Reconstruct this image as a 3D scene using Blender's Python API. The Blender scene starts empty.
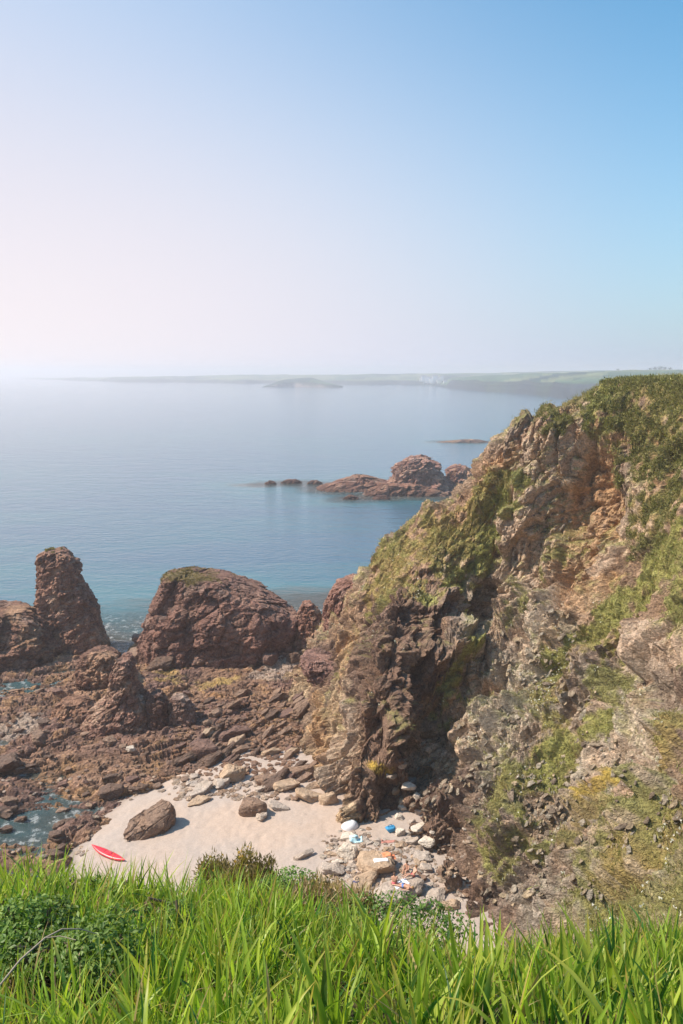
import bpy, bmesh, math, random
import numpy as np
from mathutils import Vector, Matrix
from mathutils.bvhtree import BVHTree

random.seed(7)
RS = np.random.RandomState(11)
SC = bpy.context.scene
COL = SC.collection
F = 740.0
TH = math.radians(10.72)
CAMZ = 42.0
ct, st = math.cos(TH), math.sin(TH)

# ---------------------------------------------------------------- placement helpers
def ray(px, py):
    dx = (px - 341.5) / F
    dy = (512 - py) / F
    return np.array([dx, ct + dy * st, -st + dy * ct])

def P(px, py, Y=None, z=None):
    d = ray(px, py)
    t = Y / d[1] if Y is not None else (z - CAMZ) / d[2]
    return np.array([0, 0, CAMZ]) + d * t

# ---------------------------------------------------------------- noise
def _h(ix, iy, iz, s):
    with np.errstate(over='ignore'):
        x = (ix.astype(np.uint32) * np.uint32(73856093)) ^ (iy.astype(np.uint32) * np.uint32(19349663)) ^ (iz.astype(np.uint32) * np.uint32(83492791)) ^ np.uint32((s * 2654435761) & 0xffffffff)
        x ^= x >> np.uint32(16); x *= np.uint32(0x7feb352d)
        x ^= x >> np.uint32(15); x *= np.uint32(0x846ca68b)
        x ^= x >> np.uint32(16)
    return x.astype(np.float32) / np.float32(4294967295.0)

def vnoise(p, s=0):
    i = np.floor(p).astype(np.int64)
    f = (p - i).astype(np.float32)
    u = f * f * f * (f * (f * 6 - 15) + 10)
    r = 0
    for a in (0, 1):
        wa = u[:, 0] if a else 1 - u[:, 0]
        for b in (0, 1):
            wb = u[:, 1] if b else 1 - u[:, 1]
            for c in (0, 1):
                wc = u[:, 2] if c else 1 - u[:, 2]
                r = r + wa * wb * wc * _h(i[:, 0] + a, i[:, 1] + b, i[:, 2] + c, s)
    return r * 2 - 1

def fbm(p, sc, oct=4, s=0, gain=.5, ridge=False):
    q = p / sc
    r = 0; a = 1; t = 0
    for k in range(oct):
        n = vnoise(q + 17.3 * k, s + k)
        if ridge: n = 1 - 2 * np.abs(n)
        r = r + a * n; t += a
        a *= gain; q = q * 2.03
    return r / t

def cells(p, sc, s=0, g=1.0):
    """facet noise: every cell is a tilted plane -> broken rock faces; also returns crack distance"""
    q = (p / sc).astype(np.float32)
    i = np.floor(q).astype(np.int64)
    n = len(q)
    f1 = np.full(n, 9., np.float32); f2 = np.full(n, 9., np.float32); val = np.zeros(n, np.float32); idh = np.zeros(n, np.float32)
    for a in (-1, 0, 1):
        for b in (-1, 0, 1):
            for c in (-1, 0, 1):
                cx, cy, cz = i[:, 0] + a, i[:, 1] + b, i[:, 2] + c
                fx = cx + .1 + .8 * _h(cx, cy, cz, s + 1); fy = cy + .1 + .8 * _h(cx, cy, cz, s + 2); fz = cz + .1 + .8 * _h(cx, cy, cz, s + 3)
                vx, vy, vz = q[:, 0] - fx, q[:, 1] - fy, q[:, 2] - fz
                d = vx * vx + vy * vy + vz * vz
                m = d < f1
                f2 = np.where(m, f1, np.minimum(f2, d))
                f1 = np.where(m, d, f1)
                h0 = _h(cx, cy, cz, s + 4)
                v = (h0 * 2 - 1) * .8 + g * ((_h(cx, cy, cz, s + 5) - .5) * vx + (_h(cx, cy, cz, s + 6) - .5) * vy + (_h(cx, cy, cz, s + 7) - .5) * vz) * 2
                val = np.where(m, v, val); idh = np.where(m, h0, idh)
    return val, np.sqrt(f2) - np.sqrt(f1), idh

def aniso(p, d, k):
    d = np.array(d, float); d /= np.linalg.norm(d)
    t = p @ d
    return p - np.outer(t * (1 - 1 / k), d)

class RBF:
    def __init__(self, pts, smooth=0.0):
        pts = np.array(pts, float)
        self.c = pts[:, :2]; n = len(pts)
        A = np.linalg.norm(self.c[:, None] - self.c[None], axis=2)
        A -= np.eye(n) * smooth
        M = np.zeros((n + 3, n + 3)); M[:n, :n] = A
        M[:n, n:n + 2] = self.c; M[:n, n + 2] = 1
        M[n:, :n] = M[:n, n:].T
        self.w = np.linalg.solve(M, np.concatenate([pts[:, 2], np.zeros(3)])); self.n = n
    def __call__(self, x, y):
        r = self.w[self.n] * x + self.w[self.n + 1] * y + self.w[self.n + 2]
        for k in range(self.n):
            r = r + self.w[k] * np.sqrt((x - self.c[k, 0]) ** 2 + (y - self.c[k, 1]) ** 2)
        return r

def sstep(a, b, x):
    t = np.clip((x - a) / (b - a), 0, 1)
    return t * t * (3 - 2 * t)

# ---------------------------------------------------------------- mesh helpers
def mk(name, V, Fc, mat=None, parent=None, smooth=False, col=None, attrs=None):
    V = np.asarray(V, np.float32); Fc = np.asarray(Fc, np.int32)
    me = bpy.data.meshes.new(name)
    me.vertices.add(len(V)); me.vertices.foreach_set('co', V.ravel())
    k = Fc.shape[1]
    me.loops.add(Fc.size); me.loops.foreach_set('vertex_index', Fc.ravel())
    me.polygons.add(len(Fc))
    me.polygons.foreach_set('loop_start', np.arange(0, Fc.size, k, dtype=np.int32))
    me.polygons.foreach_set('loop_total', np.full(len(Fc), k, np.int32))
    me.polygons.foreach_set('use_smooth', np.full(len(Fc), smooth))
    me.update(calc_edges=True)
    if col is not None:
        a = me.color_attributes.new('col', 'FLOAT_COLOR', 'POINT')
        c4 = np.ones((len(V), 4), np.float32); c4[:, :3] = col
        a.data.foreach_set('color', c4.ravel())
    for nm, arr in (attrs or {}).items():
        a = me.attributes.new(nm, 'FLOAT', 'POINT'); a.data.foreach_set('value', np.asarray(arr, np.float32))
    if mat: me.materials.append(mat)
    o = bpy.data.objects.new(name, me); COL.objects.link(o)
    if parent: o.parent = parent
    return o

def tag(o, label=None, cat=None, group=None, kind=None):
    if label: o['label'] = label
    if cat: o['category'] = cat
    if group: o['group'] = group
    if kind: o['kind'] = kind
    return o

def empty(name, loc=(0, 0, 0), rz=0):
    o = bpy.data.objects.new(name, None); COL.objects.link(o)
    o.location = loc; o.rotation_euler = (0, 0, rz); o.empty_display_size = .2
    return o

def gridfaces(nx, ny):
    i = np.arange(nx * ny).reshape(ny, nx)
    return np.stack([i[:-1, :-1], i[:-1, 1:], i[1:, 1:], i[1:, :-1]], -1).reshape(-1, 4)

def vnorm(V, nx, ny):
    G = V.reshape(ny, nx, 3)
    gx = np.gradient(G, axis=1); gy = np.gradient(G, axis=0)
    n = np.cross(gx, gy); n /= np.linalg.norm(n, axis=2, keepdims=True) + 1e-9
    return n.reshape(-1, 3)

def joinmesh(parts):
    Vs, Fs, o = [], [], 0
    for V, Fc in parts:
        Vs.append(V); Fs.append(Fc + o); o += len(V)
    return np.concatenate(Vs), np.concatenate(Fs)

# ---------------------------------------------------------------- materials
def newmat(name):
    m = bpy.data.materials.new(name); m.use_nodes = True
    nt = m.node_tree
    return m, nt, nt.nodes['Principled BSDF']

def N(nt, t, **kw):
    n = nt.nodes.new(t)
    for k, v in kw.items():
        if k in n.inputs: n.inputs[k].default_value = v
        else: setattr(n, k, v)
    return n

def rock_mat(name, base=None, rough=.85, bump=.5, scales=(2.2, 9.0), contrast=.45, tint=(.60, .50, .385)):
    """rock: colour from the 'col' attribute or a flat base, broken up by noise at two scales, with bump"""
    m, nt, b = newmat(name)
    L = nt.links.new
    geo = N(nt, 'ShaderNodeNewGeometry')
    if base is None:
        c = N(nt, 'ShaderNodeAttribute', attribute_name='col').outputs['Color']
        pos = geo.outputs['Position']
    else:
        c = N(nt, 'ShaderNodeRGB'); c.outputs[0].default_value = (*base, 1); c = c.outputs[0]
        pos = geo.outputs['Position']
    n1 = N(nt, 'ShaderNodeTexNoise', Scale=scales[0], Detail=8.0, Roughness=.65)
    n2 = N(nt, 'ShaderNodeTexNoise', Scale=scales[1], Detail=6.0, Roughness=.7)
    mp = N(nt, 'ShaderNodeMapping'); mp.inputs['Rotation'].default_value = (.7, .5, .3); mp.inputs['Scale'].default_value = (1, 1.2, 1.7)
    L(pos, mp.inputs['Vector']); L(mp.outputs[0], n1.inputs['Vector']); L(pos, n2.inputs['Vector'])
    r1 = N(nt, 'ShaderNodeMapRange'); r1.inputs['From Min'].default_value = .3; r1.inputs['From Max'].default_value = .7
    r1.inputs['To Min'].default_value = 1 - contrast; r1.inputs['To Max'].default_value = 1 + contrast
    L(n1.outputs['Fac'], r1.inputs['Value'])
    r2 = N(nt, 'ShaderNodeMapRange'); r2.inputs['From Min'].default_value = .35; r2.inputs['From Max'].default_value = .65
    r2.inputs['To Min'].default_value = 1 - contrast * .7; r2.inputs['To Max'].default_value = 1 + contrast * .7
    L(n2.outputs['Fac'], r2.inputs['Value'])
    mu = N(nt, 'ShaderNodeMath', operation='MULTIPLY'); L(r1.outputs[0], mu.inputs[0]); L(r2.outputs[0], mu.inputs[1])
    vm = N(nt, 'ShaderNodeVectorMath', operation='SCALE'); L(c, vm.inputs[0]); L(mu.outputs[0], vm.inputs['Scale'])
    # hue drift
    n3 = N(nt, 'ShaderNodeTexNoise', Scale=.55, Detail=5.0); L(pos, n3.inputs['Vector'])
    r3 = N(nt, 'ShaderNodeMapRange'); r3.inputs['From Min'].default_value = .4; r3.inputs['From Max'].default_value = .7; r3.inputs['To Max'].default_value = .35
    L(n3.outputs['Fac'], r3.inputs['Value'])
    mx = N(nt, 'ShaderNodeMix', data_type='RGBA', blend_type='MULTIPLY')
    L(r3.outputs[0], mx.inputs['Factor']); L(vm.outputs[0], mx.inputs['A']); mx.inputs['B'].default_value = (tint[0] * 1.6, tint[1] * 1.6, tint[2] * 1.6, 1)
    L(mx.outputs['Result'], b.inputs['Base Color'])
    vor = N(nt, 'ShaderNodeTexVoronoi', feature='DISTANCE_TO_EDGE', Scale=1.6)
    L(mp.outputs[0], vor.inputs['Vector'])
    vr = N(nt, 'ShaderNodeMapRange'); vr.inputs['From Max'].default_value = .08; vr.inputs['To Max'].default_value = .10
    L(vor.outputs['Distance'], vr.inputs['Value'])
    ad = N(nt, 'ShaderNodeMath', operation='ADD'); L(n1.outputs['Fac'], ad.inputs[0]); L(vr.outputs[0], ad.inputs[1])
    ad2 = N(nt, 'ShaderNodeMath', operation='MULTIPLY_ADD'); L(n2.outputs['Fac'], ad2.inputs[0]); ad2.inputs[1].default_value = .5; L(ad.outputs[0], ad2.inputs[2])
    bp = N(nt, 'ShaderNodeBump', Strength=bump, Distance=.5); L(ad2.outputs[0], bp.inputs['Height']); L(bp.outputs[0], b.inputs['Normal'])
    b.inputs['Roughness'].default_value = rough; b.inputs['Specular IOR Level'].default_value = .3
    return m

def leaf_mat(name, attr=True, base=(.1, .2, .03), trans=.35, rough=.45, bump=0):
    m, nt, b = newmat(name); L = nt.links.new
    if attr: c = N(nt, 'ShaderNodeAttribute', attribute_name='col').outputs['Color']
    else:
        c = N(nt, 'ShaderNodeRGB'); c.outputs[0].default_value = (*base, 1); c = c.outputs[0]
    L(c, b.inputs['Base Color']); b.inputs['Roughness'].default_value = rough; b.inputs['Specular IOR Level'].default_value = .35
    t = N(nt, 'ShaderNodeBsdfTranslucent'); g = N(nt, 'ShaderNodeVectorMath', operation='MULTIPLY'); L(c, g.inputs[0]); g.inputs[1].default_value = (1.5, 1.7, .6)
    L(g.outputs[0], t.inputs['Color'])
    ms = N(nt, 'ShaderNodeMixShader', Fac=trans); L(b.outputs[0], ms.inputs[1]); L(t.outputs[0], ms.inputs[2])
    L(ms.outputs[0], nt.nodes['Material Output'].inputs['Surface'])
    return m

def plain_mat(name, base, rough=.6, var=.15, scale=20.0, bump=.0):
    m, nt, b = newmat(name); L = nt.links.new
    n = N(nt, 'ShaderNodeTexNoise', Scale=scale, Detail=4.0)
    r = N(nt, 'ShaderNodeMapRange'); r.inputs['To Min'].default_value = 1 - var; r.inputs['To Max'].default_value = 1 + var
    tc = N(nt, 'ShaderNodeTexCoord'); L(tc.outputs['Object'], n.inputs['Vector'])
    L(n.outputs['Fac'], r.inputs['Value'])
    v = N(nt, 'ShaderNodeVectorMath', operation='SCALE'); v.inputs[0].default_value = base; L(r.outputs[0], v.inputs['Scale'])
    L(v.outputs[0], b.inputs['Base Color']); b.inputs['Roughness'].default_value = rough
    if bump:
        bp = N(nt, 'ShaderNodeBump', Strength=bump, Distance=.02); L(n.outputs['Fac'], bp.inputs['Height']); L(bp.outputs[0], b.inputs['Normal'])
    return m

M_CLIFF = rock_mat('cliff_rock', bump=1.0, contrast=.5, scales=(1.8, 6.0))
M_SHELF = rock_mat('shelf_rock', bump=.9, contrast=.5, scales=(1.8, 6.0))
M_STACK = rock_mat('stack_rock', bump=1.0, tint=(.56, .45, .38), contrast=.5, scales=(1.6, 6.0))
M_BOULD = {
    'brown': rock_mat('brown_boulder', (.25, .165, .12), bump=.6, contrast=.35),
    'purple': rock_mat('purple_boulder', (.18, .11, .09), bump=.6, contrast=.35),
    'tan': rock_mat('tan_boulder', (.42, .305, .215), bump=.5, contrast=.25),
    'grey': rock_mat('grey_boulder', (.42, .35, .30), bump=.5, contrast=.25),
    'pale': rock_mat('pale_boulder', (.56, .49, .42), bump=.45, contrast=.22),
    'wet': rock_mat('wet_boulder', (.15, .095, .07), rough=.5, bump=.7, contrast=.4),
}
M_VEG = leaf_mat('cliff_plants', trans=.25, rough=.7)
M_LEAF = leaf_mat('sword_leaves', trans=.42, rough=.42)
M_SHRUB = leaf_mat('shrub_leaves', trans=.3, rough=.5)
M_BARK = plain_mat('bark', (.16, .11, .075), .9, .3, 30)
M_TWIG = plain_mat('dead_twig', (.30, .24, .18), .8, .25, 30)

def tufts(V, n, col, hmin, hmax, nb, seed, spread=.5, wid=.22):
    r = np.random.RandomState(seed); m_ = len(V)
    base = np.repeat(V, nb, 0); nn = np.repeat(n, nb, 0)
    d = nn * .55 + np.array([0, 0, .75]) + r.normal(size=base.shape) * spread
    d /= np.linalg.norm(d, axis=1, keepdims=True)
    h = r.uniform(hmin, hmax, len(base))[:, None]
    side = np.cross(d, r.normal(size=base.shape)); side /= np.linalg.norm(side, axis=1, keepdims=True)
    b0 = base + r.normal(size=base.shape) * hmax * .35
    p0 = b0 - side * h * wid; p1 = b0 + side * h * wid; p2 = b0 + d * h
    Vo = np.stack([p0, p1, p2], 1).reshape(-1, 3); Fo = np.arange(len(Vo)).reshape(-1, 3)
    c_ = np.repeat(np.repeat(col, nb, 0) * r.uniform(.65, 1.4, (len(base), 1)), 3, 0)
    return Vo, Fo, c_

# ---------------------------------------------------------------- cliff and headland (one height field, 3-D broken up)
C = []
def c(px, py, Y): C.append(P(px, py, Y=Y))
def cz(px, py, z): C.append(P(px, py, z=z))
def w(x, y, z): C.append(np.array([x, y, z], float))
# skyline ridge
for t in [(683, 378, 70), (640, 380, 75), (606, 381, 79), (601, 380, 79.4), (593, 400, 80), (560, 414, 81), (535, 421, 82), (515, 420, 82.6), (500, 434, 83.5), (486, 458, 84.5), (470, 484, 85), (430, 508, 86.5), (400, 524, 88.5), (378, 538, 90), (368, 552, 91), (352, 580, 92), (333, 600, 94)]: c(*t)
# slope under the ridge, grassy flank, then the steep dark buttress
for t in [(600, 400, 78.5), (560, 448, 79), (520, 474, 80), (480, 500, 81.5), (440, 540, 80.5), (400, 560, 83), (372, 592, 84), (350, 625, 83),
          (450, 585, 76.5), (400, 598, 75.5), (375, 612, 77), (500, 520, 79), (350, 660, 79), (330, 670, 82), (318, 700, 78), (310, 735, 74.5),
          (400, 635, 69.5), (370, 650, 70.5), (430, 640, 70), (455, 620, 73), (370, 700, 65), (398, 690, 65), (418, 690, 67), (345, 720, 69), (365, 740, 63.2), (395, 740, 62.8), (330, 755, 67), (330, 775, 66)]: c(*t)
for t in [(500, 950, 4.5), (545, 965, 9), (350, 785, 4.8), (370, 785, 5.2), (392, 785, 5.2), (350, 805, 3.1), (370, 808, 3.1), (392, 806, 3.2), (414, 790, 2.6), (428, 800, 5), (422, 822, 3.6)]: cz(*t)
# gully
for t in [(500, 560, 80), (490, 600, 79), (466, 650, 78), (442, 700, 74), (425, 750, 69)]: c(*t)
# main face right of the gully
for t in [(540, 480, 79), (580, 450, 77.5), (620, 420, 75.5), (560, 520, 76), (600, 500, 73), (640, 470, 70), (683, 430, 66), (520, 570, 77), (560, 570, 73), (600, 560, 70.5),
          (640, 540, 65), (683, 500, 61), (683, 560, 54), (640, 600, 60), (600, 620, 63.5), (550, 620, 68.5), (510, 640, 71.5), (480, 690, 68.5), (540, 690, 62.5), (590, 680, 59), (640, 660, 57), (683, 640, 50),
          (460, 750, 64), (500, 760, 58.5), (550, 750, 57), (600, 750, 52), (640, 730, 47.5), (683, 710, 45), (450, 800, 60.3), (500, 810, 53.5), (550, 810, 51.5), (600, 800, 47), (640, 790, 41), (683, 780, 36),
          (490, 850, 50.8), (540, 860, 47.3), (590, 860, 42), (640, 850, 36.5), (683, 850, 29), (540, 920, 43), (590, 920, 38), (640, 920, 31), (683, 930, 22), (500, 905, 47)]: c(*t)
# foot of the cliff
for t in [(300, 742, 1.5), (320, 780, 1.6), (345, 818, 1.7), (385, 824, 1.8), (402, 822, 1.4), (412, 838, 1.8), (430, 866, 2.0), (462, 890, 2.2), (478, 918, 2.4), (485, 960, 2.5), (430, 840, 4.2), (450, 858, 4.6), (468, 872, 4.6), (485, 895, 5), (330, 640, 2.5), (318, 625, 1.0), (300, 690, 1.6)]: cz(*t)
# out in front of the foot (under the sand)
for t in [(280, 760, -3), (300, 800, -4), (330, 850, -3.5), (380, 862, -3.5), (405, 890, -3.5), (430, 920, -3.5), (250, 700, -4), (260, 640, -4), (290, 610, -5)]: cz(*t)
# back side of the headland and everything outside the frame
for t in [(4, 108, -6), (16, 104, 3), (18, 122, -6), (30, 102, 20), (34, 118, 4), (44, 100, 38), (50, 115, 28), (50, 135, -4), (70, 120, 30), (75, 150, -5), (60, 90, 40), (48, 78, 41), (52, 60, 41), (80, 60, 41),
          (45, 40, 38), (60, 30, 41), (36, 20, 37.5), (28, 30, 30), (26, 6, 38.5), (45, 0, 40.5), (80, 0, 43), (60, -20, 43), (30, -25, 41.5),
          (0, -8, 41), (0, 0, 39.3), (0, 3, 38), (0, 7, 34.2), (0, 12, 28), (0, 20, 19), (0, 30, 10), (0, 38, 3.5), (2, 44, .5), (8, 3, 38), (8, 8, 34.5), (8, 16, 27), (10, 26, 17.5), (10, 36, 7.5), (8, 42, 4),
          (16, 10, 34.5), (18, 18, 29), (18, 27, 21.5), (-8, 3, 38), (-8, 8, 33.5), (-8, 16, 24), (-10, 26, 14), (-10, 36, 5), (-12, 46, -2), (0, 50, -3), (-25, 5, 34), (-25, 15, 24), (-30, 28, 8), (-30, 40, -3),
          (-45, 0, 26), (-50, 15, 8), (-55, 30, -5), (-20, -20, 41), (-60, -20, 30), (-70, -5, 10), (-85, 0, -6), (-30, 70, -8), (-30, 120, -8), (-80, 60, -10), (-80, 140, -10), (0, 150, -9), (30, 160, -9)]: w(*t)
HB = RBF(C)

def pick_base(px, py):
    d = ray(px, py); t = np.arange(14, 130, .25) / d[1]
    Q = np.array([0, 0, CAMZ])[None] + d[None] * t[:, None]
    h = HB(Q[:, 0], Q[:, 1]); k = np.argmax(Q[:, 2] < h)
    return Q[k]
# capsules that push the face out (+) or cut it back (-): x1, y1, x2, y2, radius m, amount m
SCULPT = [(372, 640, 390, 735, 3.6, .9), (440, 600, 430, 670, 3.0, 1.6), (407, 615, 418, 700, 1.2, -2.0), (508, 560, 492, 610, 1.4, -1.0), (488, 610, 460, 680, 1.4, -.9), (458, 685, 420, 770, 1.3, -.9), (418, 775, 402, 820, 1.2, -1.4),
          (390, 790, 396, 820, 1.0, -1.6), (365, 700, 352, 760, 1.2, -1.0), (320, 700, 322, 760, 1.5, .8), (585, 470, 600, 520, 3.2, -2.4), (545, 440, 520, 520, 2.2, 1.5), (560, 430, 575, 430, 1.6, 1.3), (505, 450, 480, 500, 1.6, 1.3), (618, 440, 640, 500, 2.2, 1.2),
          (640, 590, 590, 640, 1.0, -1.3), (590, 640, 540, 660, .9, -1.0), (583, 650, 592, 665, 1.4, 1.7), (655, 640, 683, 640, 2.0, 1.7), (660, 695, 683, 700, 1.3, -2.2), (640, 650, 648, 690, .8, -1.3), (665, 740, 683, 740, 1.8, 1.2),
          (560, 700, 566, 690, .8, -1.6), (500, 690, 515, 685, .8, -1.4), (500, 740, 470, 800, 1.0, -1.2), (530, 760, 505, 830, 1.4, 1.3), (450, 800, 440, 850, 1.5, 1.4), (470, 830, 460, 870, .8, -1.4), (560, 780, 545, 870, .8, -.8),
          (600, 700, 580, 780, 1.4, 1.2), (615, 760, 590, 850, .8, -1.2), (640, 790, 610, 860, 1.2, 1.0), (650, 850, 640, 900, .8, -1.2), (520, 560, 545, 600, 1.6, -1.0), (545, 600, 560, 640, 1.4, 1.0), (460, 520, 430, 545, 1.6, -.8), (500, 600, 515, 630, 1.2, 1.0)]
GRASSY = [(450, 525, 385, 575, 4.5), (500, 490, 470, 570, 1.6), (470, 575, 420, 595, 1.6), (683, 545, 610, 625, 3.0), (610, 630, 540, 690, 1.8), (550, 740, 560, 790, 2.4), (660, 400, 683, 420, 3), (640, 520, 683, 500, 2.0), (640, 860, 683, 820, 1.5), (600, 720, 570, 745, 1.0)]
def capsule(V, x1, y1, x2, y2, r):
    p1, p2 = pick_base(x1, y1), pick_base(x2, y2); d = p2 - p1
    t = np.clip((V - p1) @ d / max(1e-6, d @ d), 0, 1)
    return np.linalg.norm(V - p1 - t[:, None] * d, axis=1) / r
def build_cliff():
    sx = np.concatenate([np.arange(-90, -8, 1.2), np.arange(-8, 46, .105), np.arange(46, 90, 1.2)])
    sy = np.concatenate([np.arange(-25, 14, 1.0), np.arange(14, 22, .25), np.arange(22, 104, .13), np.arange(104, 155, .8)])
    X, Y = np.meshgrid(sx, sy)
    # more rows where the face is steep: rows are spread by arc length along each profile
    yc = np.arange(-25, 155.1, .5); Xc, Yc = np.meshgrid(sx, yc); Zc = HB(Xc, Yc)
    for _ in range(2): Zc[1:-1] = (Zc[:-2] + Zc[1:-1] * 2 + Zc[2:]) / 4
    zy = np.gradient(Zc, .5, axis=0); zx = np.gradient(Zc, sx, axis=1)
    fine = (.25 + .75 * sstep(16, 24, Yc) * sstep(108, 98, Yc))
    wgt = fine ** 1.6 * np.sqrt(1 + np.minimum(zy ** 2 * 1.3 + .4 * zx ** 2, 9))
    kk_ = 25; cs_ = np.cumsum(np.pad(wgt, [(0, 0), (kk_ + 1, kk_)], 'edge'), 1); wgt = (cs_[:, 2 * kk_ + 1:] - cs_[:, :-2 * kk_ - 1]) / (2 * kk_ + 1)
    cum = np.cumsum(wgt, 0); cum = (cum - cum[0]) / (cum[-1] - cum[0])
    nyr = 880; u_ = np.linspace(0, 1, nyr)
    Y = np.stack([np.interp(u_, cum[:, k], yc) for k in range(len(sx))], 1); X = np.repeat(sx[None], nyr, 0)
    nx, ny = len(sx), nyr
    X = X.ravel(); Y = Y.ravel()
    Z = HB(X, Y).reshape(ny, nx)
    def blur(A, r_):
        for ax in (0, 1):
            pw = [(0, 0), (0, 0)]; pw[ax] = (r_ + 1, r_)
            cs = np.cumsum(np.pad(A, pw, 'edge'), ax)
            A = (cs[2 * r_ + 1:] - cs[:-2 * r_ - 1]) / (2 * r_ + 1) if ax == 0 else (cs[:, 2 * r_ + 1:] - cs[:, :-2 * r_ - 1]) / (2 * r_ + 1)
        return A
    inner = ((X.reshape(ny, nx) > -8) & (X.reshape(ny, nx) < 46) & (Y.reshape(ny, nx) > 22) & (Y.reshape(ny, nx) < 104))
    Zb = blur(blur(Z, 5), 5); Z = np.where(inner, Zb, Z)
    Zn = blur(blur(Z, 7), 7); Zn = np.where(inner, Zn, Z).ravel(); Z = Z.ravel()
    near = sstep(9, 14, Y); inner_v = inner.ravel().astype(float)
    V = np.stack([X, Y, Z], 1)
    n = vnorm(np.stack([X, Y, Zn], 1), nx, ny)
    wj = 1 + .5 * fbm(V, 3.0, 3, 80)
    sc_d = np.zeros(len(V)); gr = np.zeros(len(V))
    for (x1, y1, x2, y2, r_, am) in SCULPT: sc_d += am * np.exp(-(capsule(V, x1, y1, x2, y2, r_) * wj) ** 2 * 1.1)
    for (x1, y1, x2, y2, r_) in GRASSY: gr = np.maximum(gr, sstep(1.4, .7, capsule(V, x1, y1, x2, y2, r_) * wj))
    bed = (.55, .25, .8)
    q = aniso(V, bed, 2.0)
    nb = np.array([-.80, .10, .60]); nb /= np.linalg.norm(nb)
    tb = V @ nb + 1.3 * fbm(V, 12, 2, 95) + .25 * fbm(V, 2.5, 2, 96)
    def saw(t, s_):
        k_ = np.floor(t); f_ = t - k_; r_ = _h(k_.astype(np.int64), (k_ * 0).astype(np.int64), (k_ * 0).astype(np.int64), s_)
        return (r_ - .5) * 1.2 + (f_ - .5) * .9
    sb = saw(tb / 2.3, 401) * .55 * sstep(-.5, .5, fbm(V, 8, 2, 97) + .2) + saw(tb / .8 + 5, 402) * .26 * sstep(-.4, .4, fbm(V, 5, 2, 98))
    plateau = sstep(37, 41, Z) * 1.0
    amp = 1 - .75 * plateau
    steep = 1 - sstep(.75, .95, n[:, 2])
    warp = np.stack([fbm(V, 9, 3, 50), fbm(V, 9, 3, 60), fbm(V, 9, 3, 70)], 1) * .7
    a, ca, _ = cells(q + warp, 4.2, 3, 1.7)
    b_, cb, _ = cells(q + warp * .5, 1.6, 13, 1.9)
    d_, cd, _ = cells(aniso(V, bed, 2.0), .65, 23, 1.9)
    e_, ce, _ = cells(V, .34, 33)
    big = fbm(V, 14, 3, 5) * 1.2 - .35
    soft = np.maximum(sstep(.2, .45, fbm(V, 11, 3, 91) + .02), gr)          # places where earth and plants smooth the rock
    disp = big + (a * 1.0 - .45 * (1 - sstep(0, .12, ca))) * (1 - .6 * soft) + (b_ * .66 - .45 * (1 - sstep(0, .15, cb))) * (1 - .6 * soft) \
        + (d_ * .30 - .2 * (1 - sstep(0, .18, cd))) * (1 - .45 * soft) + e_ * .11 * (1 - .3 * soft) + sc_d + fbm(V, .8, 3, 8) * .07 * (1 + soft) + sb * (1 - .6 * soft)
    disp *= amp * near * .82 * (1 + .55 * sstep(24, 16, Z) * sstep(9, 14, X) * sstep(24, 32, Y))
    V2 = V + n * disp[:, None]
    # where the sheet is stretched (overhangs, very steep walls) relax it so no ribs show
    for it in range(4):
        G_ = V2.reshape(ny, nx, 3); lx = np.linalg.norm(np.diff(G_, axis=1), axis=2); ly = np.linalg.norm(np.diff(G_, axis=0), axis=2)
        st_ = np.zeros((ny, nx)); st_[:, :-1] = lx; st_[:, 1:] = np.maximum(st_[:, 1:], lx); st_[:-1] = np.maximum(st_[:-1], ly); st_[1:] = np.maximum(st_[1:], ly)
        w__ = (sstep(.62, 1.2, st_) * inner_v.reshape(ny, nx))[:, :, None] * .7
        av = G_.copy(); av[1:-1, 1:-1] = (G_[:-2, 1:-1] + G_[2:, 1:-1] + G_[1:-1, :-2] + G_[1:-1, 2:]) / 4
        V2 = (G_ * (1 - w__) + av * w__).reshape(-1, 3)
    hi = V2[:, 2] > 40.9
    V2[:, 2] = np.where(hi, 40.9 + (V2[:, 2] - 40.9) * .16, V2[:, 2])
    n2 = vnorm(V2, nx, ny)
    return V2, n, n2, nx, ny, (ca, cb, a, soft, gr)

CV, CN0, CN, CNX, CNY, CX = build_cliff()
CF = gridfaces(CNX, CNY)
# drop faces deep under the sand or sea
zf = CV[CF[:, 0], 2]
CF = CF[zf > -2.5]
bvh_cliff = BVHTree.FromPolygons([tuple(v) for v in CV.tolist()], [tuple(f) for f in CF.tolist()])
CAM = Vector((0, 0, CAMZ))
def pick_on(bvh, px, py):
    h = bvh.ray_cast(CAM, Vector(ray(px, py)).normalized())
    return None if h[0] is None else np.array(h[0])

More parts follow.
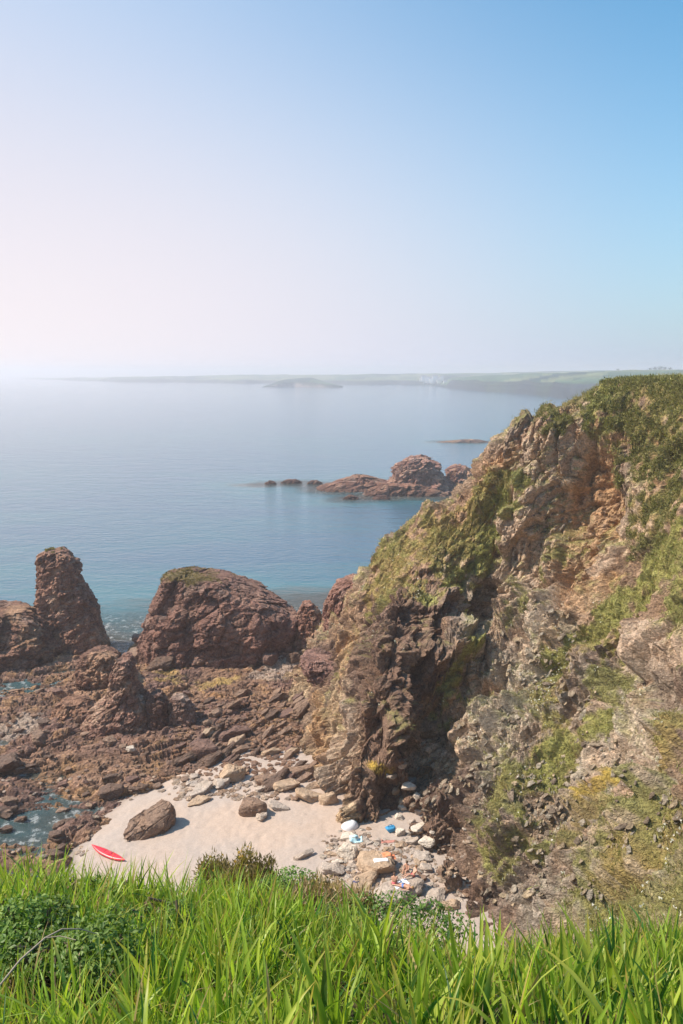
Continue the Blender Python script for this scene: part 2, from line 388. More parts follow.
def paint_cliff():
    V = CV
    dark = np.array([.15, .095, .075]); grey = np.array([.33, .25, .195]); orange = np.array([.44, .275, .15]); tan = np.array([.46, .35, .235]); plum = np.array([.28, .185, .125])
    g_dry = np.array([.29, .215, .09]); g_mid = np.array([.205, .20, .07]); g_bri = np.array([.25, .255, .08]); g_dk = np.array([.13, .125, .045])
    n1 = fbm(V, 6, 4, 101); n2 = fbm(V, 2.2, 4, 111); n3 = fbm(V, .7, 3, 121)
    ca, cb, a, soft, gr = CX
    col = plum + (grey - plum) * sstep(-.25, .3, n1 + .4 * n2)[:, None]
    col = col + (tan - col) * (sstep(.1, .5, a * .5 + n2) * .7)[:, None]
    _, _, idh = cells(aniso(V, (.55, .25, .8), 2.2), 1.1, 77)
    _, _, idh2 = cells(V, .5, 78)
    col = col * (.62 + .76 * idh)[:, None] * (.8 + .4 * idh2)[:, None]
    def zone(segs, r):
        w_ = np.zeros(len(V), np.float32)
        for (x1, y1, x2, y2, k) in segs:
            p1, p2 = pick_on(bvh_cliff, x1, y1), pick_on(bvh_cliff, x2, y2)
            if p1 is None or p2 is None: continue
            d = p2 - p1; L2 = max(1e-6, d @ d)
            t = np.clip((V - p1) @ d / L2, 0, 1)
            dist = np.linalg.norm(V - p1 - t[:, None] * d, axis=1)
            w_ = np.maximum(w_, np.clip(1.5 - dist / (r * k), 0, 1))
        return w_
    jit = n2 * .45 + n3 * .35
    def mixin(c_, m, s=1.0):
        nonlocal col
        mm = sstep(.40, .60, m + jit * 1.7 * (m > 0.01)) * s
        col = col + (c_ * (1 + .25 * n3)[:, None] - col) * mm[:, None]
        return mm
    o = zone([(340, 640, 360, 680, .9), (590, 480, 600, 530, 1.9), (600, 440, 610, 480, 1.5), (570, 540, 560, 590, 1.8), (540, 520, 530, 560, 1.2), (460, 520, 440, 540, .8), (312, 700, 318, 750, .55), (500, 470, 480, 500, 1.2), (540, 630, 500, 690, 1.2), (440, 700, 470, 690, .8), (650, 700, 660, 720, .8), (640, 430, 660, 500, 1.0), (560, 610, 600, 590, 1.1)], 2.6)
    mixin(orange, o, .62)
    t_ = zone([(548, 455, 520, 520, 1.5), (560, 420, 580, 410, .9), (640, 500, 600, 560, .8), (350, 690, 330, 790, .9), (520, 660, 460, 740, 1.2), (520, 560, 540, 600, 1.2), (640, 640, 683, 640, 1.3), (580, 760, 640, 720, 1.1), (560, 800, 580, 720, .8), (640, 880, 660, 860, .8)], 2.4)
    mixin(np.array([.45, .345, .27]), t_, .8)
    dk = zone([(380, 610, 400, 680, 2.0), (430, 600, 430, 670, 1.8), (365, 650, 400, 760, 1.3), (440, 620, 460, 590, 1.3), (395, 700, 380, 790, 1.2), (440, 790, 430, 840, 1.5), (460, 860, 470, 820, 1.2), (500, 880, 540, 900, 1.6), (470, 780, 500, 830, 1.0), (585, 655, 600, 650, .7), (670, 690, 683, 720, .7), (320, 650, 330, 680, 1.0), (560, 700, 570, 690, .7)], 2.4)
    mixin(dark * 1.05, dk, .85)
    lowr = sstep(24, 16, V[:, 2]) * sstep(9, 14, V[:, 0]) * (.35 + .65 * sstep(-.3, .3, n2))
    col = col + (np.array([.42, .39, .34]) * (1 + .35 * n3)[:, None] - col) * (lowr * .7)[:, None]
    dg = zone([(610, 385, 640, 384, 1.2), (655, 384, 683, 384, 1.2), (640, 410, 683, 420, 1.5), (620, 460, 683, 450, 1.1), (640, 520, 650, 540, 1.0), (660, 480, 683, 500, 1.0), (600, 395, 600, 410, .8), (505, 420, 515, 440, .8), (540, 410, 560, 425, .6)], 3.2)
    kdg = mixin(g_dk, dg - .35 - .3 * sstep(0, .4, n2), .9)
    md = zone([(470, 500, 400, 560, 1.7), (440, 540, 380, 590, 1.6), (420, 520, 380, 550, 1.2), (520, 480, 500, 430, .9), (560, 560, 520, 590, .6), (500, 620, 520, 600, .8), (440, 720, 480, 640, .7), (520, 760, 600, 680, 1.2), (500, 820, 560, 740, 1.3), (520, 850, 540, 800, 1.0), (600, 720, 560, 760, 1.0), (640, 820, 683, 740, 1.2), (600, 850, 640, 860, 1.3), (660, 900, 683, 860, 1.8), (600, 900, 640, 920, 1.4), (610, 640, 640, 600, 1.0), (560, 660, 600, 640, 1.0), (620, 440, 600, 420, .8), (500, 860, 520, 850, .7)], 2.6)
    kmd = mixin(g_mid, md - .42, .85)
    dy = zone([(450, 530, 380, 580, 1.6), (420, 560, 370, 600, 1.0), (480, 480, 440, 520, 1.0), (560, 650, 600, 630, .9), (620, 780, 560, 840, 1.0), (660, 760, 683, 720, 1.0), (440, 690, 470, 660, .5), (640, 860, 620, 880, 1.0)], 2.4)
    kgr = mixin(g_dry, gr * .75, .85)
    kgr2 = mixin(g_mid, gr * .75 - .5 * sstep(.1, -.4, n2 + n3), .6)
    kdy = np.maximum(mixin(g_dry, dy - .35, .85), kgr)
    br = zone([(505, 500, 480, 570, .55), (480, 570, 430, 600, .5), (515, 480, 505, 510, .5), (683, 540, 620, 620, 1.15), (620, 620, 560, 660, .75), (605, 385, 600, 410, .7), (600, 720, 570, 740, .6), (560, 750, 555, 780, .9), (480, 640, 450, 690, .5), (683, 560, 683, 590, 1.2), (480, 820, 490, 860, .4), (520, 830, 540, 850, .6)], 2.4)
    kbr = mixin(g_bri, br - .1, .8)
    ye = zone([(372, 766, 388, 770, .28), (595, 782, 612, 776, .3), (578, 790, 585, 788, .3)], 2.2)
    mixin(np.array([.42, .30, .05]), ye, .8)
    # small plants everywhere the slope lets them hold
    thin = sstep(.15, .55, CN[:, 2]) * sstep(-.15, .25, n2 * .7 + n3 * .5 + n1 * .4) * sstep(3, 10, V[:, 2]) * (1 - sstep(.4, .8, dk))
    col = col + (np.array([.23, .23, .085]) * (1 + .3 * n3)[:, None] - col) * (thin * .45)[:, None]
    flat = sstep(.55, .85, CN[:, 2] + .15 * n3)
    sm = flat * sstep(.0, .35, n2 + n1 * .5) * sstep(4, 9, V[:, 2])
    col = col + (g_mid * 1.1 - col) * (sm * .6)[:, None]
    top = sstep(36, 40, V[:, 2]) * sstep(.6, .9, CN0[:, 2])
    col = col + (g_dk * 1.3 - col) * (top * .9)[:, None]
    hill = sstep(40, 30, V[:, 1]) * sstep(16, 8, V[:, 0] - .1 * V[:, 1]) * sstep(3, 8, V[:, 2])   # the slope below the viewpoint, all grass
    col = col + (g_mid - col) * hill[:, None]
    base_dark = 1 - .45 * sstep(2.6, 1.0, V[:, 2])                                       # tide-wet foot: a real stain
    col = col * base_dark[:, None]
    veg = np.clip(np.maximum.reduce([kdg, kmd * .8, kdy * .7, kbr, sm * .5]), 0, 1)
    veg = np.maximum(veg * sstep(-.12, .2, n3 + .5 * n2), np.maximum.reduce([top * .8, hill, thin * .3]))
    veg = veg * (1 - np.clip(ye * 2, 0, 1))
    col = col * [1.26, 1.22, 1.16]
    return np.clip(col, .015, .8), veg, kbr, kdg
CCOL, CVEG, CBR, CDG = paint_cliff()
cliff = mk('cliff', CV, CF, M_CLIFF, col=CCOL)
tag(cliff, 'rocky headland cliff with patches of grass and orange earth above the cove', kind='structure')

# ---------------------------------------------------------------- rock shelf, sand, sea
S = []
def s_(px, py, z): p = P(px, py, z=1.0); S.append([p[0], p[1], z])
for t in [(0, 600, -2.5), (60, 600, -2.5), (120, 600, -2.5), (200, 590, -2.5), (280, 590, -2.5), (330, 590, -2), (0, 575, -5), (150, 570, -5), (320, 560, -5), (0, 630, 1), (40, 640, 1.6), (90, 640, .8), (118, 628, -.9), (126, 640, -1.0), (118, 655, -.6), (145, 640, 1.3), (112, 618, -.6),
          (200, 650, 1.8), (250, 650, 2.0), (290, 640, 2.2), (0, 668, 1.1), (0, 684, -.12), (28, 684, -.15), (60, 680, .1), (90, 676, .9), (140, 675, 1.2), (190, 680, 1.5), (230, 670, 1.6), (280, 665, 1.8), (300, 680, 2.0), (0, 706, 1.2), (40, 705, 1.3), (80, 705, 1.4),
          (120, 720, 1.6), (170, 735, 1.5), (230, 720, 2.1), (280, 715, 2.3), (0, 735, -.25), (22, 738, -.1), (0, 755, .7), (45, 735, 1.0), (80, 750, 1.0), (140, 755, 1.2), (190, 755, 1.0), (28, 766, -.25), (48, 782, -.3), (65, 792, -.2), (20, 786, .7), (85, 780, .8), (120, 775, .8), (0, 780, .6),
          (95, 803, -.12), (70, 806, -.3), (35, 815, -.5), (0, 812, -.1), (42, 826, -.9), (15, 835, -.35), (70, 822, .6), (92, 820, .55), (60, 838, .1), (86, 834, .3), (5, 850, .35), (40, 852, .25), (70, 852, .35), (115, 800, .1), (150, 785, .5), (185, 768, .6),
          (110, 840, -2), (140, 815, -1.6), (190, 790, -1.2), (240, 780, -.8), (290, 780, .2), (240, 745, 1.0), (230, 820, -3), (320, 830, -2), (200, 880, -3), (320, 900, -3), (420, 880, -3), (80, 880, -2), (0, 880, -1), (-60, 850, -1.5), (-60, 780, -.6), (-80, 700, .6), (-80, 640, .6), (-150, 700, -2), (-150, 600, -4), (-200, 800, -4),
          (330, 740, 1.5), (340, 690, 1.5), (340, 620, .5), (420, 800, -2), (480, 900, -3), (380, 560, -5), (-300, 560, -7), (0, 540, -6.5), (300, 520, -8)]: s_(*t)
HS = RBF(S)
def shelf_h(X, Y):
    z0 = HS(X, Y)
    V = np.stack([X, Y, np.zeros_like(X)], 1)
    bed = (.97, .22, 0)
    q = aniso(V + np.stack([fbm(V, 7, 2, 201), fbm(V, 7, 2, 202), X * 0], 1) * 1.5, bed, 3.4)
    a, ca, _ = cells(q, 1.9, 203); b, cb, _ = cells(q, .8, 213); d, cd, _ = cells(V, .5, 223)
    edge = sstep(-3.0, -.3, z0)
    z0 = z0 + .28 * sstep(-.7, .1, z0) * sstep(0, -8, X)
    z = z0 + edge * (a * .40 + b * .25 + d * .14 - .28 * (1 - sstep(0, .12, ca)) - .14 * (1 - sstep(0, .14, cb))) + fbm(V, .6, 3, 230) * .08 + fbm(V, 9, 2, 233) * .3 * edge
    return z, (a, b, ca, cb)
sx = np.arange(-78, 7, .15); sy = np.arange(52, 135, .17)
X, Y = np.meshgrid(sx, sy); X = X.ravel(); Y = Y.ravel()
Z, (a, b_, ca, cb) = shelf_h(X, Y)
SV = np.stack([X, Y, Z], 1)
n1 = fbm(SV, 8, 4, 301); n2 = fbm(SV, 2.0, 4, 311); n3 = fbm(SV, .7, 3, 321)
cbr = np.array([.32, .19, .125]); cpl = np.array([.21, .125, .10]); cor = np.array([.41, .24, .115]); cye = np.array([.50, .36, .11]); cgr = np.array([.47, .37, .30])
col = cpl + (cbr - cpl) * sstep(-.3, .3, n1 + n2 * .5)[:, None]
col = col + (cor - col) * (sstep(.05, .5, n2 + n3 * .4) * .6)[:, None]
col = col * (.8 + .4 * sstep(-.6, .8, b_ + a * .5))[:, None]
def wzone(cx, cy, r):
    p = P(cx, cy, z=1); return np.clip(1.5 - np.hypot((SV[:, 0] - p[0]), (SV[:, 1] - p[1])) / r, 0, 1)
yz = np.maximum.reduce([wzone(160, 672, 2.5), wzone(185, 686, 3), wzone(215, 690, 3), wzone(170, 680, 3), wzone(235, 688, 2)])
col = col + (cye - col) * (sstep(.45, .8, yz * .8 + n2 * .7 + n3 * .3) * .5)[:, None]
gz = np.maximum.reduce([wzone(285, 672, 3.2), wzone(270, 680, 3.0), wzone(300, 665, 2), wzone(225, 770, 2), wzone(20, 725, 3)])
col = col + (cgr - col) * (sstep(.4, .7, gz + n3 * .4) * .75)[:, None]
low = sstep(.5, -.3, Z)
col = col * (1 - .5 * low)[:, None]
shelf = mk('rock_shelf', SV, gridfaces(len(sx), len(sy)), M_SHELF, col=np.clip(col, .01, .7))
tag(shelf, 'brown broken rock shelf with tide pools beside the sandy cove', kind='structure')

D = []
def d_(px, py, z): p = P(px, py, z=1.0); D.append([p[0], p[1], z])
for t in [(66, 856, .0), (82, 850, .55), (95, 830, .45), (50, 850, -.4), (130, 800, .55), (200, 768, 1.0), (240, 752, 1.3), (300, 770, 1.6), (330, 795, 1.7), (150, 840, 1.0), (220, 800, 1.3), (250, 850, 1.6), (330, 840, 1.9), (300, 900, 2.2), (400, 845, 2.1), (400, 900, 2.6), (470, 895, 2.4), (470, 960, 3), (150, 900, 1.3), (60, 820, -.5), (40, 860, -.4), (0, 900, -.4),
          (90, 790, -.4), (150, 765, -.3), (220, 730, -.5), (290, 730, .4), (0, 800, -1.5), (100, 700, -2), (300, 650, -2), (420, 800, 1.9), (-100, 900, -2)]: d_(*t)
HD = RBF(D)
sx = np.arange(-45, 22, .2); sy = np.arange(38, 82, .2)
X, Y = np.meshgrid(sx, sy); X = X.ravel(); Y = Y.ravel()
Vd = np.stack([X, Y, X * 0], 1)
Z = HD(X, Y) + fbm(Vd, 5, 3, 401) * .10 + fbm(Vd, .7, 3, 402) * .05 - .10 * np.clip(fbm(Vd, .35, 2, 403), 0, 1)
SDV = np.stack([X, Y, Z], 1)
m, nt, b = newmat('sand'); L = nt.links.new
geo = N(nt, 'ShaderNodeNewGeometry')
n1_ = N(nt, 'ShaderNodeTexNoise', Scale=.16, Detail=5.0); L(geo.outputs['Position'], n1_.inputs['Vector'])
cr = N(nt, 'ShaderNodeValToRGB'); L(n1_.outputs['Fac'], cr.inputs[0])
cr.color_ramp.elements[0].position = .38; cr.color_ramp.elements[0].color = (.39, .32, .28, 1)
cr.color_ramp.elements[1].position = .62; cr.color_ramp.elements[1].color = (.44, .335, .27, 1)
n2_ = N(nt, 'ShaderNodeTexNoise', Scale=6.0, Detail=8.0, Roughness=.7); L(geo.outputs['Position'], n2_.inputs['Vector'])
r_ = N(nt, 'ShaderNodeMapRange'); r_.inputs['From Min'].default_value = .3; r_.inputs['From Max'].default_value = .7; r_.inputs['To Min'].default_value = .82; r_.inputs['To Max'].default_value = 1.12; L(n2_.outputs['Fac'], r_.inputs['Value'])
sc_ = N(nt, 'ShaderNodeVectorMath', operation='SCALE'); L(cr.outputs[0], sc_.inputs[0]); L(r_.outputs[0], sc_.inputs['Scale'])
# wet sand by the water
sp = N(nt, 'ShaderNodeSeparateXYZ'); L(geo.outputs['Position'], sp.inputs[0])
wr = N(nt, 'ShaderNodeMapRange'); wr.inputs['From Min'].default_value = .1; wr.inputs['From Max'].default_value = .5; wr.inputs['To Min'].default_value = .6; L(sp.outputs['Z'], wr.inputs['Value'])
sc2 = N(nt, 'ShaderNodeVectorMath', operation='SCALE'); L(sc_.outputs[0], sc2.inputs[0]); L(wr.outputs[0], sc2.inputs['Scale'])
L(sc2.outputs[0], b.inputs['Base Color']); b.inputs['Roughness'].default_value = .9
bp = N(nt, 'ShaderNodeBump', Strength=.5, Distance=.06); L(n2_.outputs['Fac'], bp.inputs['Height']); L(bp.outputs[0], b.inputs['Normal'])
beach = mk('beach', SDV, gridfaces(len(sx), len(sy)), m, smooth=True)
tag(beach, 'pale pinkish sand of the small cove', kind='structure')

bvh_shelf = BVHTree.FromPolygons([tuple(v) for v in SV.tolist()], [tuple(f) for f in gridfaces(len(np.arange(-78, 7, .15)), len(np.arange(52, 135, .17))).tolist()])
bvh_sand = BVHTree.FromPolygons([tuple(v) for v in SDV.tolist()], [tuple(f) for f in gridfaces(len(sx), len(sy)).tolist()])
def ground(x, y):
    best = 0.0
    for bv in (bvh_shelf, bvh_sand, bvh_cliff):
        h = bv.ray_cast(Vector((x, y, 60)), Vector((0, 0, -1)))
        if h[0] is not None: best = max(best, h[0].z)
    return best
def pick(px, py):
    d = Vector(ray(px, py)).normalized(); best = None
    for bv in (bvh_shelf, bvh_sand, bvh_cliff):
        h = bv.ray_cast(CAM, d)
        if h[0] is not None and (best is None or h[3] < best[1]): best = (h[0], h[3])
    return best[0] if best and best[0].z > -.3 else Vector(P(px, py, z=0))

# sea bed far out, so the water always has ground under it
m = plain_mat('seabed_sand', (.2, .2, .15), .9)
sb = mk('seabed', np.array([[-23500, -400, -14], [23500, -400, -14], [23500, 23500, -14], [-23500, 23500, -14]]), np.array([[0, 1, 2, 3]]), m)
tag(sb, 'sand floor under the sea', kind='structure')

# ---------------------------------------------------------------- sea stacks and outcrops (lofted from their outline, broken in 3-D)
FOOT = []
def outcrop(name, prof, Y0, depth, seed, label, cat, group=None, colr=(.17, .11, .095), colt=(.30, .20, .15), grass=None, sq=2.6, na=220, nz=110, facet=1.0, bed=(.85, .2, .45), zb=-1.5, lean=0.0, res=1.0):
    """prof: (py, px left, px right) from top to bottom, all read on the plane at distance Y0; depth: half thickness in metres at the foot"""
    pr = []
    for (py, l, r) in prof:
        a_, b_ = P(l, py, Y=Y0), P(r, py, Y=Y0)
        pr.append((a_[2], (a_[0] + b_[0]) / 2, (b_[0] - a_[0]) / 2))
    pr.sort()
    pr = [(zb, pr[0][1], pr[0][2] * 1.04)] + pr if pr[0][0] > zb else pr
    pr = np.array(pr)
    na = int(na * res); nz = int(nz * res)
    zz = np.linspace(pr[0, 0], pr[-1, 0], nz)
    cx = np.interp(zz, pr[:, 0], pr[:, 1]); hw = np.interp(zz, pr[:, 0], pr[:, 2])
    hmax = pr[:, 2].max(); FOOT.append((pr[0, 1], Y0, hmax, depth))
    hd = depth * (.35 + .65 * hw / hmax)
    th = np.linspace(0, 2 * math.pi, na, endpoint=False)
    cc, ss = np.cos(th), np.sin(th)
    sup = (np.abs(cc) ** sq + np.abs(ss) ** sq) ** (-1 / sq)
    Vx = cx[:, None] + hw[:, None] * (sup * cc)[None]
    Vy = Y0 + lean * (zz - zz[0])[:, None] + hd[:, None] * (sup * ss)[None]
    Vz = np.repeat(zz[:, None], na, 1)
    V = np.stack([Vx, Vy, Vz], 2).reshape(-1, 3)
    # cap rings
    caps = []
    for k in (.75, .5, .25, .02):
        caps.append(np.stack([cx[-1] + hw[-1] * k * sup * cc, Y0 + lean * (zz[-1] - zz[0]) + hd[-1] * k * sup * ss, np.full(na, zz[-1] + .12 * (1 - k) * hw[-1] * .5)], 1))
    V = np.concatenate([V] + caps)
    nr = nz + len(caps)
    nrm = np.stack([np.tile(sup * cc, nr), np.tile(sup * ss, nr), np.zeros(nr * na)], 1)
    cap_i = np.arange(nr * na) >= (nz - 1) * na
    nrm[cap_i] = nrm[cap_i] * .3 + np.array([0, 0, 1])
    nrm /= np.linalg.norm(nrm, axis=1, keepdims=True)
    sz = hmax
    off = np.array([seed * 13.7, seed * 7.1, seed * 3.3])
    q = aniso(V + off, bed, 1.7)
    a_, ca_, _ = cells(q + fbm(V, 4, 2, seed)[:, None] * .8, max(1.1, sz * .36), seed * 10 + 1, 1.8)
    b_, cb_, _ = cells(q, max(.6, sz * .15), seed * 10 + 2, 1.9)
    d_, cd_, _ = cells(aniso(V + off, bed, 1.8), max(.32, sz * .065), seed * 10 + 3, 1.8)
    k = facet * min(1.25, .35 + sz * .08)
    disp = k * (a_ * .5 + b_ * .30 - .3 * (1 - sstep(0, .12, ca_)) - .16 * (1 - sstep(0, .15, cb_)) + d_ * .20 - .13 * (1 - sstep(0, .2, cd_))) + cells(V + off, .34, seed * 10 + 4)[0] * .075 + fbm(V + off, .5, 3, seed) * .06
    disp += k * .3 * fbm(V + off, sz * .8, 3, seed + 5)
    V2 = V + nrm * ((disp - .25 * k) * np.where(cap_i, .4, 1))[:, None]
    idx = np.arange(nr * na).reshape(nr, na); nx_ = np.roll(idx, -1, 1)
    Fc = np.stack([idx[:-1], nx_[:-1], nx_[1:], idx[1:]], -1).reshape(-1, 4)
    n1 = fbm(V + off, 3, 4, seed + 31); n2 = fbm(V, .8, 3, seed + 41)
    colr = np.array(colr) * [1.5, 1.28, 1.1]; colt = np.array(colt) * [1.4, 1.27, 1.1]
    col = colr + (colt - colr) * sstep(-.1, .5, n1 + .5 * n2)[:, None]
    col = col * (.82 + .36 * sstep(-1, 1, b_))[:, None]
    pale = sstep(.25, .6, fbm(V + off, 2.2, 4, seed + 61))
    col = col + (np.array([.5, .42, .36]) - col) * (pale * .22)[:, None]
    wet = sstep(2.4, .6, V2[:, 2] + n1 * .8)
    col = col * (1 - .35 * wet)[:, None]
    if grass:
        g = sstep(grass[0], grass[0] + grass[1], V2[:, 2] + n1 * 1.5 + n2 * .8)
        gc = np.array(grass[2])
        col = col + (gc * (1 + .4 * n2)[:, None] - col) * g[:, None] * .92
    o = mk(name, V2, Fc, M_STACK, col=np.clip(col, .01, .7))
    tag(o, label, cat, group)
    if grass is not None:
        sel = np.where((g > .35) & (nrm[:, 1] < .5))[0]
        if len(sel):
            ii = np.random.RandomState(seed).choice(sel, 1500 if hmax > 5 else 200)
            Vt, Ft, ct_ = tufts(V2[ii], nrm[ii] * [.5, .5, 1] + [0, 0, .4], gc * np.random.RandomState(1).uniform(.6, 1.5, (len(ii), 1)), .06, .2, 4, seed)
            mk('grass', Vt, Ft, M_VEG, o, col=np.clip(ct_, .01, .6))
    return o, V2, nrm

g_ol = (.17, .13, .05)
outcrop('sea_stack', [(550, 46, 62), (554, 40, 69), (562, 38, 75), (575, 38, 79), (588, 37, 86), (600, 36, 92), (614, 35, 95), (630, 33, 102), (650, 26, 108), (660, 20, 112)], 108, 4.2, 2,
        'tall narrow reddish brown rock pillar rising at the sea edge of the shelf', 'sea stack', colr=(.19, .12, .10), colt=(.34, .22, .16), facet=.62, grass=(15.9, .6, (.2, .16, .06)), sq=3.2)
outcrop('rock_outcrop', [(607, -40, 6), (609, -60, 28), (618, -70, 40), (632, -75, 52), (650, -78, 64), (672, -80, 70)], 104, 6.5, 3,
        'low broad dark brown rock mass joined to the left foot of the tall pillar', 'rock outcrop', colr=(.16, .10, .08), colt=(.26, .17, .12), res=1.3, facet=.8)
outcrop('rock_outcrop', [(572, 168, 208), (575, 164, 228), (582, 162, 246), (591, 159, 264), (601, 153, 281), (612, 148, 296), (640, 143, 299), (660, 138, 300)], 104, 7.5, 4,
        'biggest dark plum rock mound between shelf and sea with olive grass on top', 'rock outcrop', colr=(.15, .095, .085), colt=(.22, .14, .12), grass=(12.7, 1.0, g_ol), res=1.7, facet=.62, sq=2.4)
outcrop('rock_outcrop', [(603, 303, 312), (612, 299, 320), (630, 295, 326), (650, 290, 330)], 103, 3, 5, 'small square brown rock filling the gap between the grassy mound and the headland', 'rock outcrop', colr=(.2, .12, .10), facet=.6)
outcrop('rock_outcrop', [(577, 350, 362), (584, 334, 368), (598, 326, 368), (618, 322, 366), (640, 318, 362), (660, 312, 360)], 97, 4, 6, 'ribbed reddish rock shoulder standing at the seaward tip of the headland', 'rock outcrop', colr=(.20, .125, .11), colt=(.32, .21, .17), facet=.7, bed=(.1, .1, 1))
outcrop('rock_outcrop', [(657, 119, 131), (664, 115, 135), (674, 113, 136), (684, 110, 139), (698, 104, 148), (712, 90, 156), (726, 80, 160), (738, 76, 162)], 81, 4.2, 7,
        'jagged pale brown rock peak rising in the middle of the shelf', 'rock outcrop', colr=(.19, .125, .11), colt=(.28, .2, .165), facet=.55, res=1.1)
outcrop('rock_outcrop', [(649, 92, 108), (653, 84, 118), (661, 79, 122), (672, 77, 124)], 92, 2.5, 8, 'rounded dark rock hump behind the jagged shelf peak by the channel', 'rock outcrop', colr=(.14, .09, .075), facet=.6, res=.8)
outcrop('rock_outcrop', [(700, 62, 84), (706, 55, 92), (716, 50, 96), (726, 48, 100)], 83, 2.5, 9, 'low brown rock lump at the left foot of the jagged shelf peak', 'rock outcrop', colr=(.2, .13, .1), facet=.6, res=.7)
outcrop('rock_outcrop', [(692, 152, 162), (700, 148, 168), (720, 146, 170), (740, 145, 172)], 80, 1.6, 10, 'smooth dark upright rock block directly right of the jagged peak', 'rock outcrop', colr=(.11, .075, .07), colt=(.15, .1, .09), facet=.4, res=.7)
outcrop('rock_outcrop', [(696, 172, 184), (706, 168, 194), (722, 168, 198), (738, 166, 200)], 80.5, 1.9, 11, 'grey sided split rock block second from the jagged peak', 'rock outcrop', colr=(.17, .125, .115), colt=(.3, .24, .22), facet=.5, res=.7)
outcrop('rock_outcrop', [(655, 302, 330), (662, 300, 345), (676, 306, 350), (692, 316, 350)], 86, 3, 12, 'flat topped plum rock block at the foot of the orange headland streak', 'rock outcrop', colr=(.16, .105, .1), colt=(.24, .16, .15), facet=.6, res=.8)
# isles further out
outcrop('rock_islet', [(457, 408, 428), (461, 400, 437), (468, 393, 442), (476, 390, 446), (486, 385, 452), (493, 370, 462)], 262, 11, 13, 'large blocky reddish rock islet offshore behind the headland slope', 'islet', colr=(.18, .115, .105), colt=(.29, .2, .17), facet=1.7, grass=None, zb=-1)
outcrop('rock_islet', [(466, 456, 466), (470, 448, 474), (478, 444, 478), (488, 440, 480)], 266, 8, 14, 'lower reddish rock islet just right of the big blocky one', 'islet', colr=(.17, .105, .095), facet=1.5, res=.8, zb=-1)
outcrop('rock_islet', [(475, 352, 366), (479, 342, 384), (484, 326, 400), (488, 316, 410)], 268, 9, 15, 'long low rusty reef reaching left from the big blocky islet', 'islet', colr=(.15, .09, .075), colt=(.22, .14, .11), facet=1.3, res=.9, zb=-1)
outcrop('rock_islet', [(484, 380, 420), (490, 366, 440), (496, 360, 448)], 255, 6, 16, 'low rusty ledge in front of the big blocky islet', 'islet', colr=(.16, .095, .075), colt=(.22, .14, .11), facet=1.2, res=.9, zb=-1)
for (a_, b_, c_, dd, lab) in [(479, 264, 276, 1.6, 'leftmost small skerry poking out of the calm sea'), (478, 281, 302, 2.2, 'flat skerry, second from the left of the low rocks'), (479, 306, 322, 1.5, 'tiny skerry at the left tip of the long rusty reef'), (494, 343, 359, 1.8, 'small skerry left of two in front of the rusty ledge'), (494, 372, 390, 1.8, 'small skerry with foam right of two before the rusty ledge'), (489, 432, 458, 2.2, 'low dark skerry beneath the big islet beside the grassy slope')]:
    outcrop('skerry', [(a_ + 1.5, b_ + 5, c_ - 4), (a_ + 3.5, b_ + 1, c_), (a_ + 7, b_ - 1, c_ + 1)], P(0, a_ + 5, z=.0)[1], dd, 17 + b_ % 13, lab, 'skerry', 'skerries off the headland', colr=(.13, .08, .07), colt=(.18, .12, .1), facet=.8, res=.5, zb=-1)
outcrop('skerry', [(439.5, 462, 480), (442, 436, 490)], P(0, 442, z=.0)[1], 5, 31, 'thin dark reef awash far out beside the headland skyline', 'skerry', 'skerries off the headland', colr=(.12, .09, .09), facet=.4, res=.4, zb=-1)

# sea
def geom(a, b, start, ratio):
    out = [a]; st_ = start
    while abs(out[-1] - b) > st_:
        out.append(out[-1] + math.copysign(st_, b - a)); st_ *= ratio
    out.append(b); return out
xs = np.array(sorted(set(geom(-80, -23500, 2, 1.12) + list(np.arange(-79.5, 10, .75)) + geom(10, 23500, 1.5, 1.12))))
ys = np.array(sorted(set([-400, -100, 0, 20, 35] + list(np.arange(40, 140, .75)) + geom(140, 23500, 1.5, 1.06))))
X, Y = np.meshgrid(xs, ys); X = X.ravel(); Y = Y.ravel()
inside = (X > -90) & (X < 30) & (Y < 160)
dep = np.where(inside, -HS(X, Y), 9)
dep = np.where(inside, dep, 8 + 3 * fbm(np.stack([X, Y, X * 0], 1), 60, 2, 9))
ri = P(400, 485, z=0)
dr = np.hypot((X - ri[0]) / 1.6, Y - ri[1]); dep = np.minimum(dep, 2.5 + np.clip((dr - 22) * .18, 0, 9))
dep = np.where(inside & (Y < 98), np.clip(dep, .65, 1.2), dep)
for (fx, fy, fw, fd) in FOOT:
    dr = np.hypot(np.maximum(np.abs(X - fx) - fw, 0), np.maximum(np.abs(Y - fy) - fd, 0))
    if fy > 98: dep = np.minimum(dep, .25 + np.clip(dr * .35, 0, 12))
m, nt, b = newmat('sea_water'); L = nt.links.new
geo = N(nt, 'ShaderNodeNewGeometry'); at = N(nt, 'ShaderNodeAttribute', attribute_name='depth')
cr = N(nt, 'ShaderNodeValToRGB'); e = cr.color_ramp
dv = N(nt, 'ShaderNodeMath', operation='DIVIDE'); dv.inputs[1].default_value = 10; L(at.outputs['Fac'], dv.inputs[0])
ns = N(nt, 'ShaderNodeTexNoise', Scale=.035, Detail=4.0, Roughness=.6)
mp = N(nt, 'ShaderNodeMapping'); mp.inputs['Scale'].default_value = (.5, 1.2, 1); L(geo.outputs['Position'], mp.inputs[0]); L(mp.outputs[0], ns.inputs['Vector'])
ns_r = N(nt, 'ShaderNodeMapRange'); ns_r.inputs['From Min'].default_value = .35; ns_r.inputs['From Max'].default_value = .65; ns_r.inputs['To Min'].default_value = -.3; ns_r.inputs['To Max'].default_value = .3; L(ns.outputs['Fac'], ns_r.inputs['Value'])
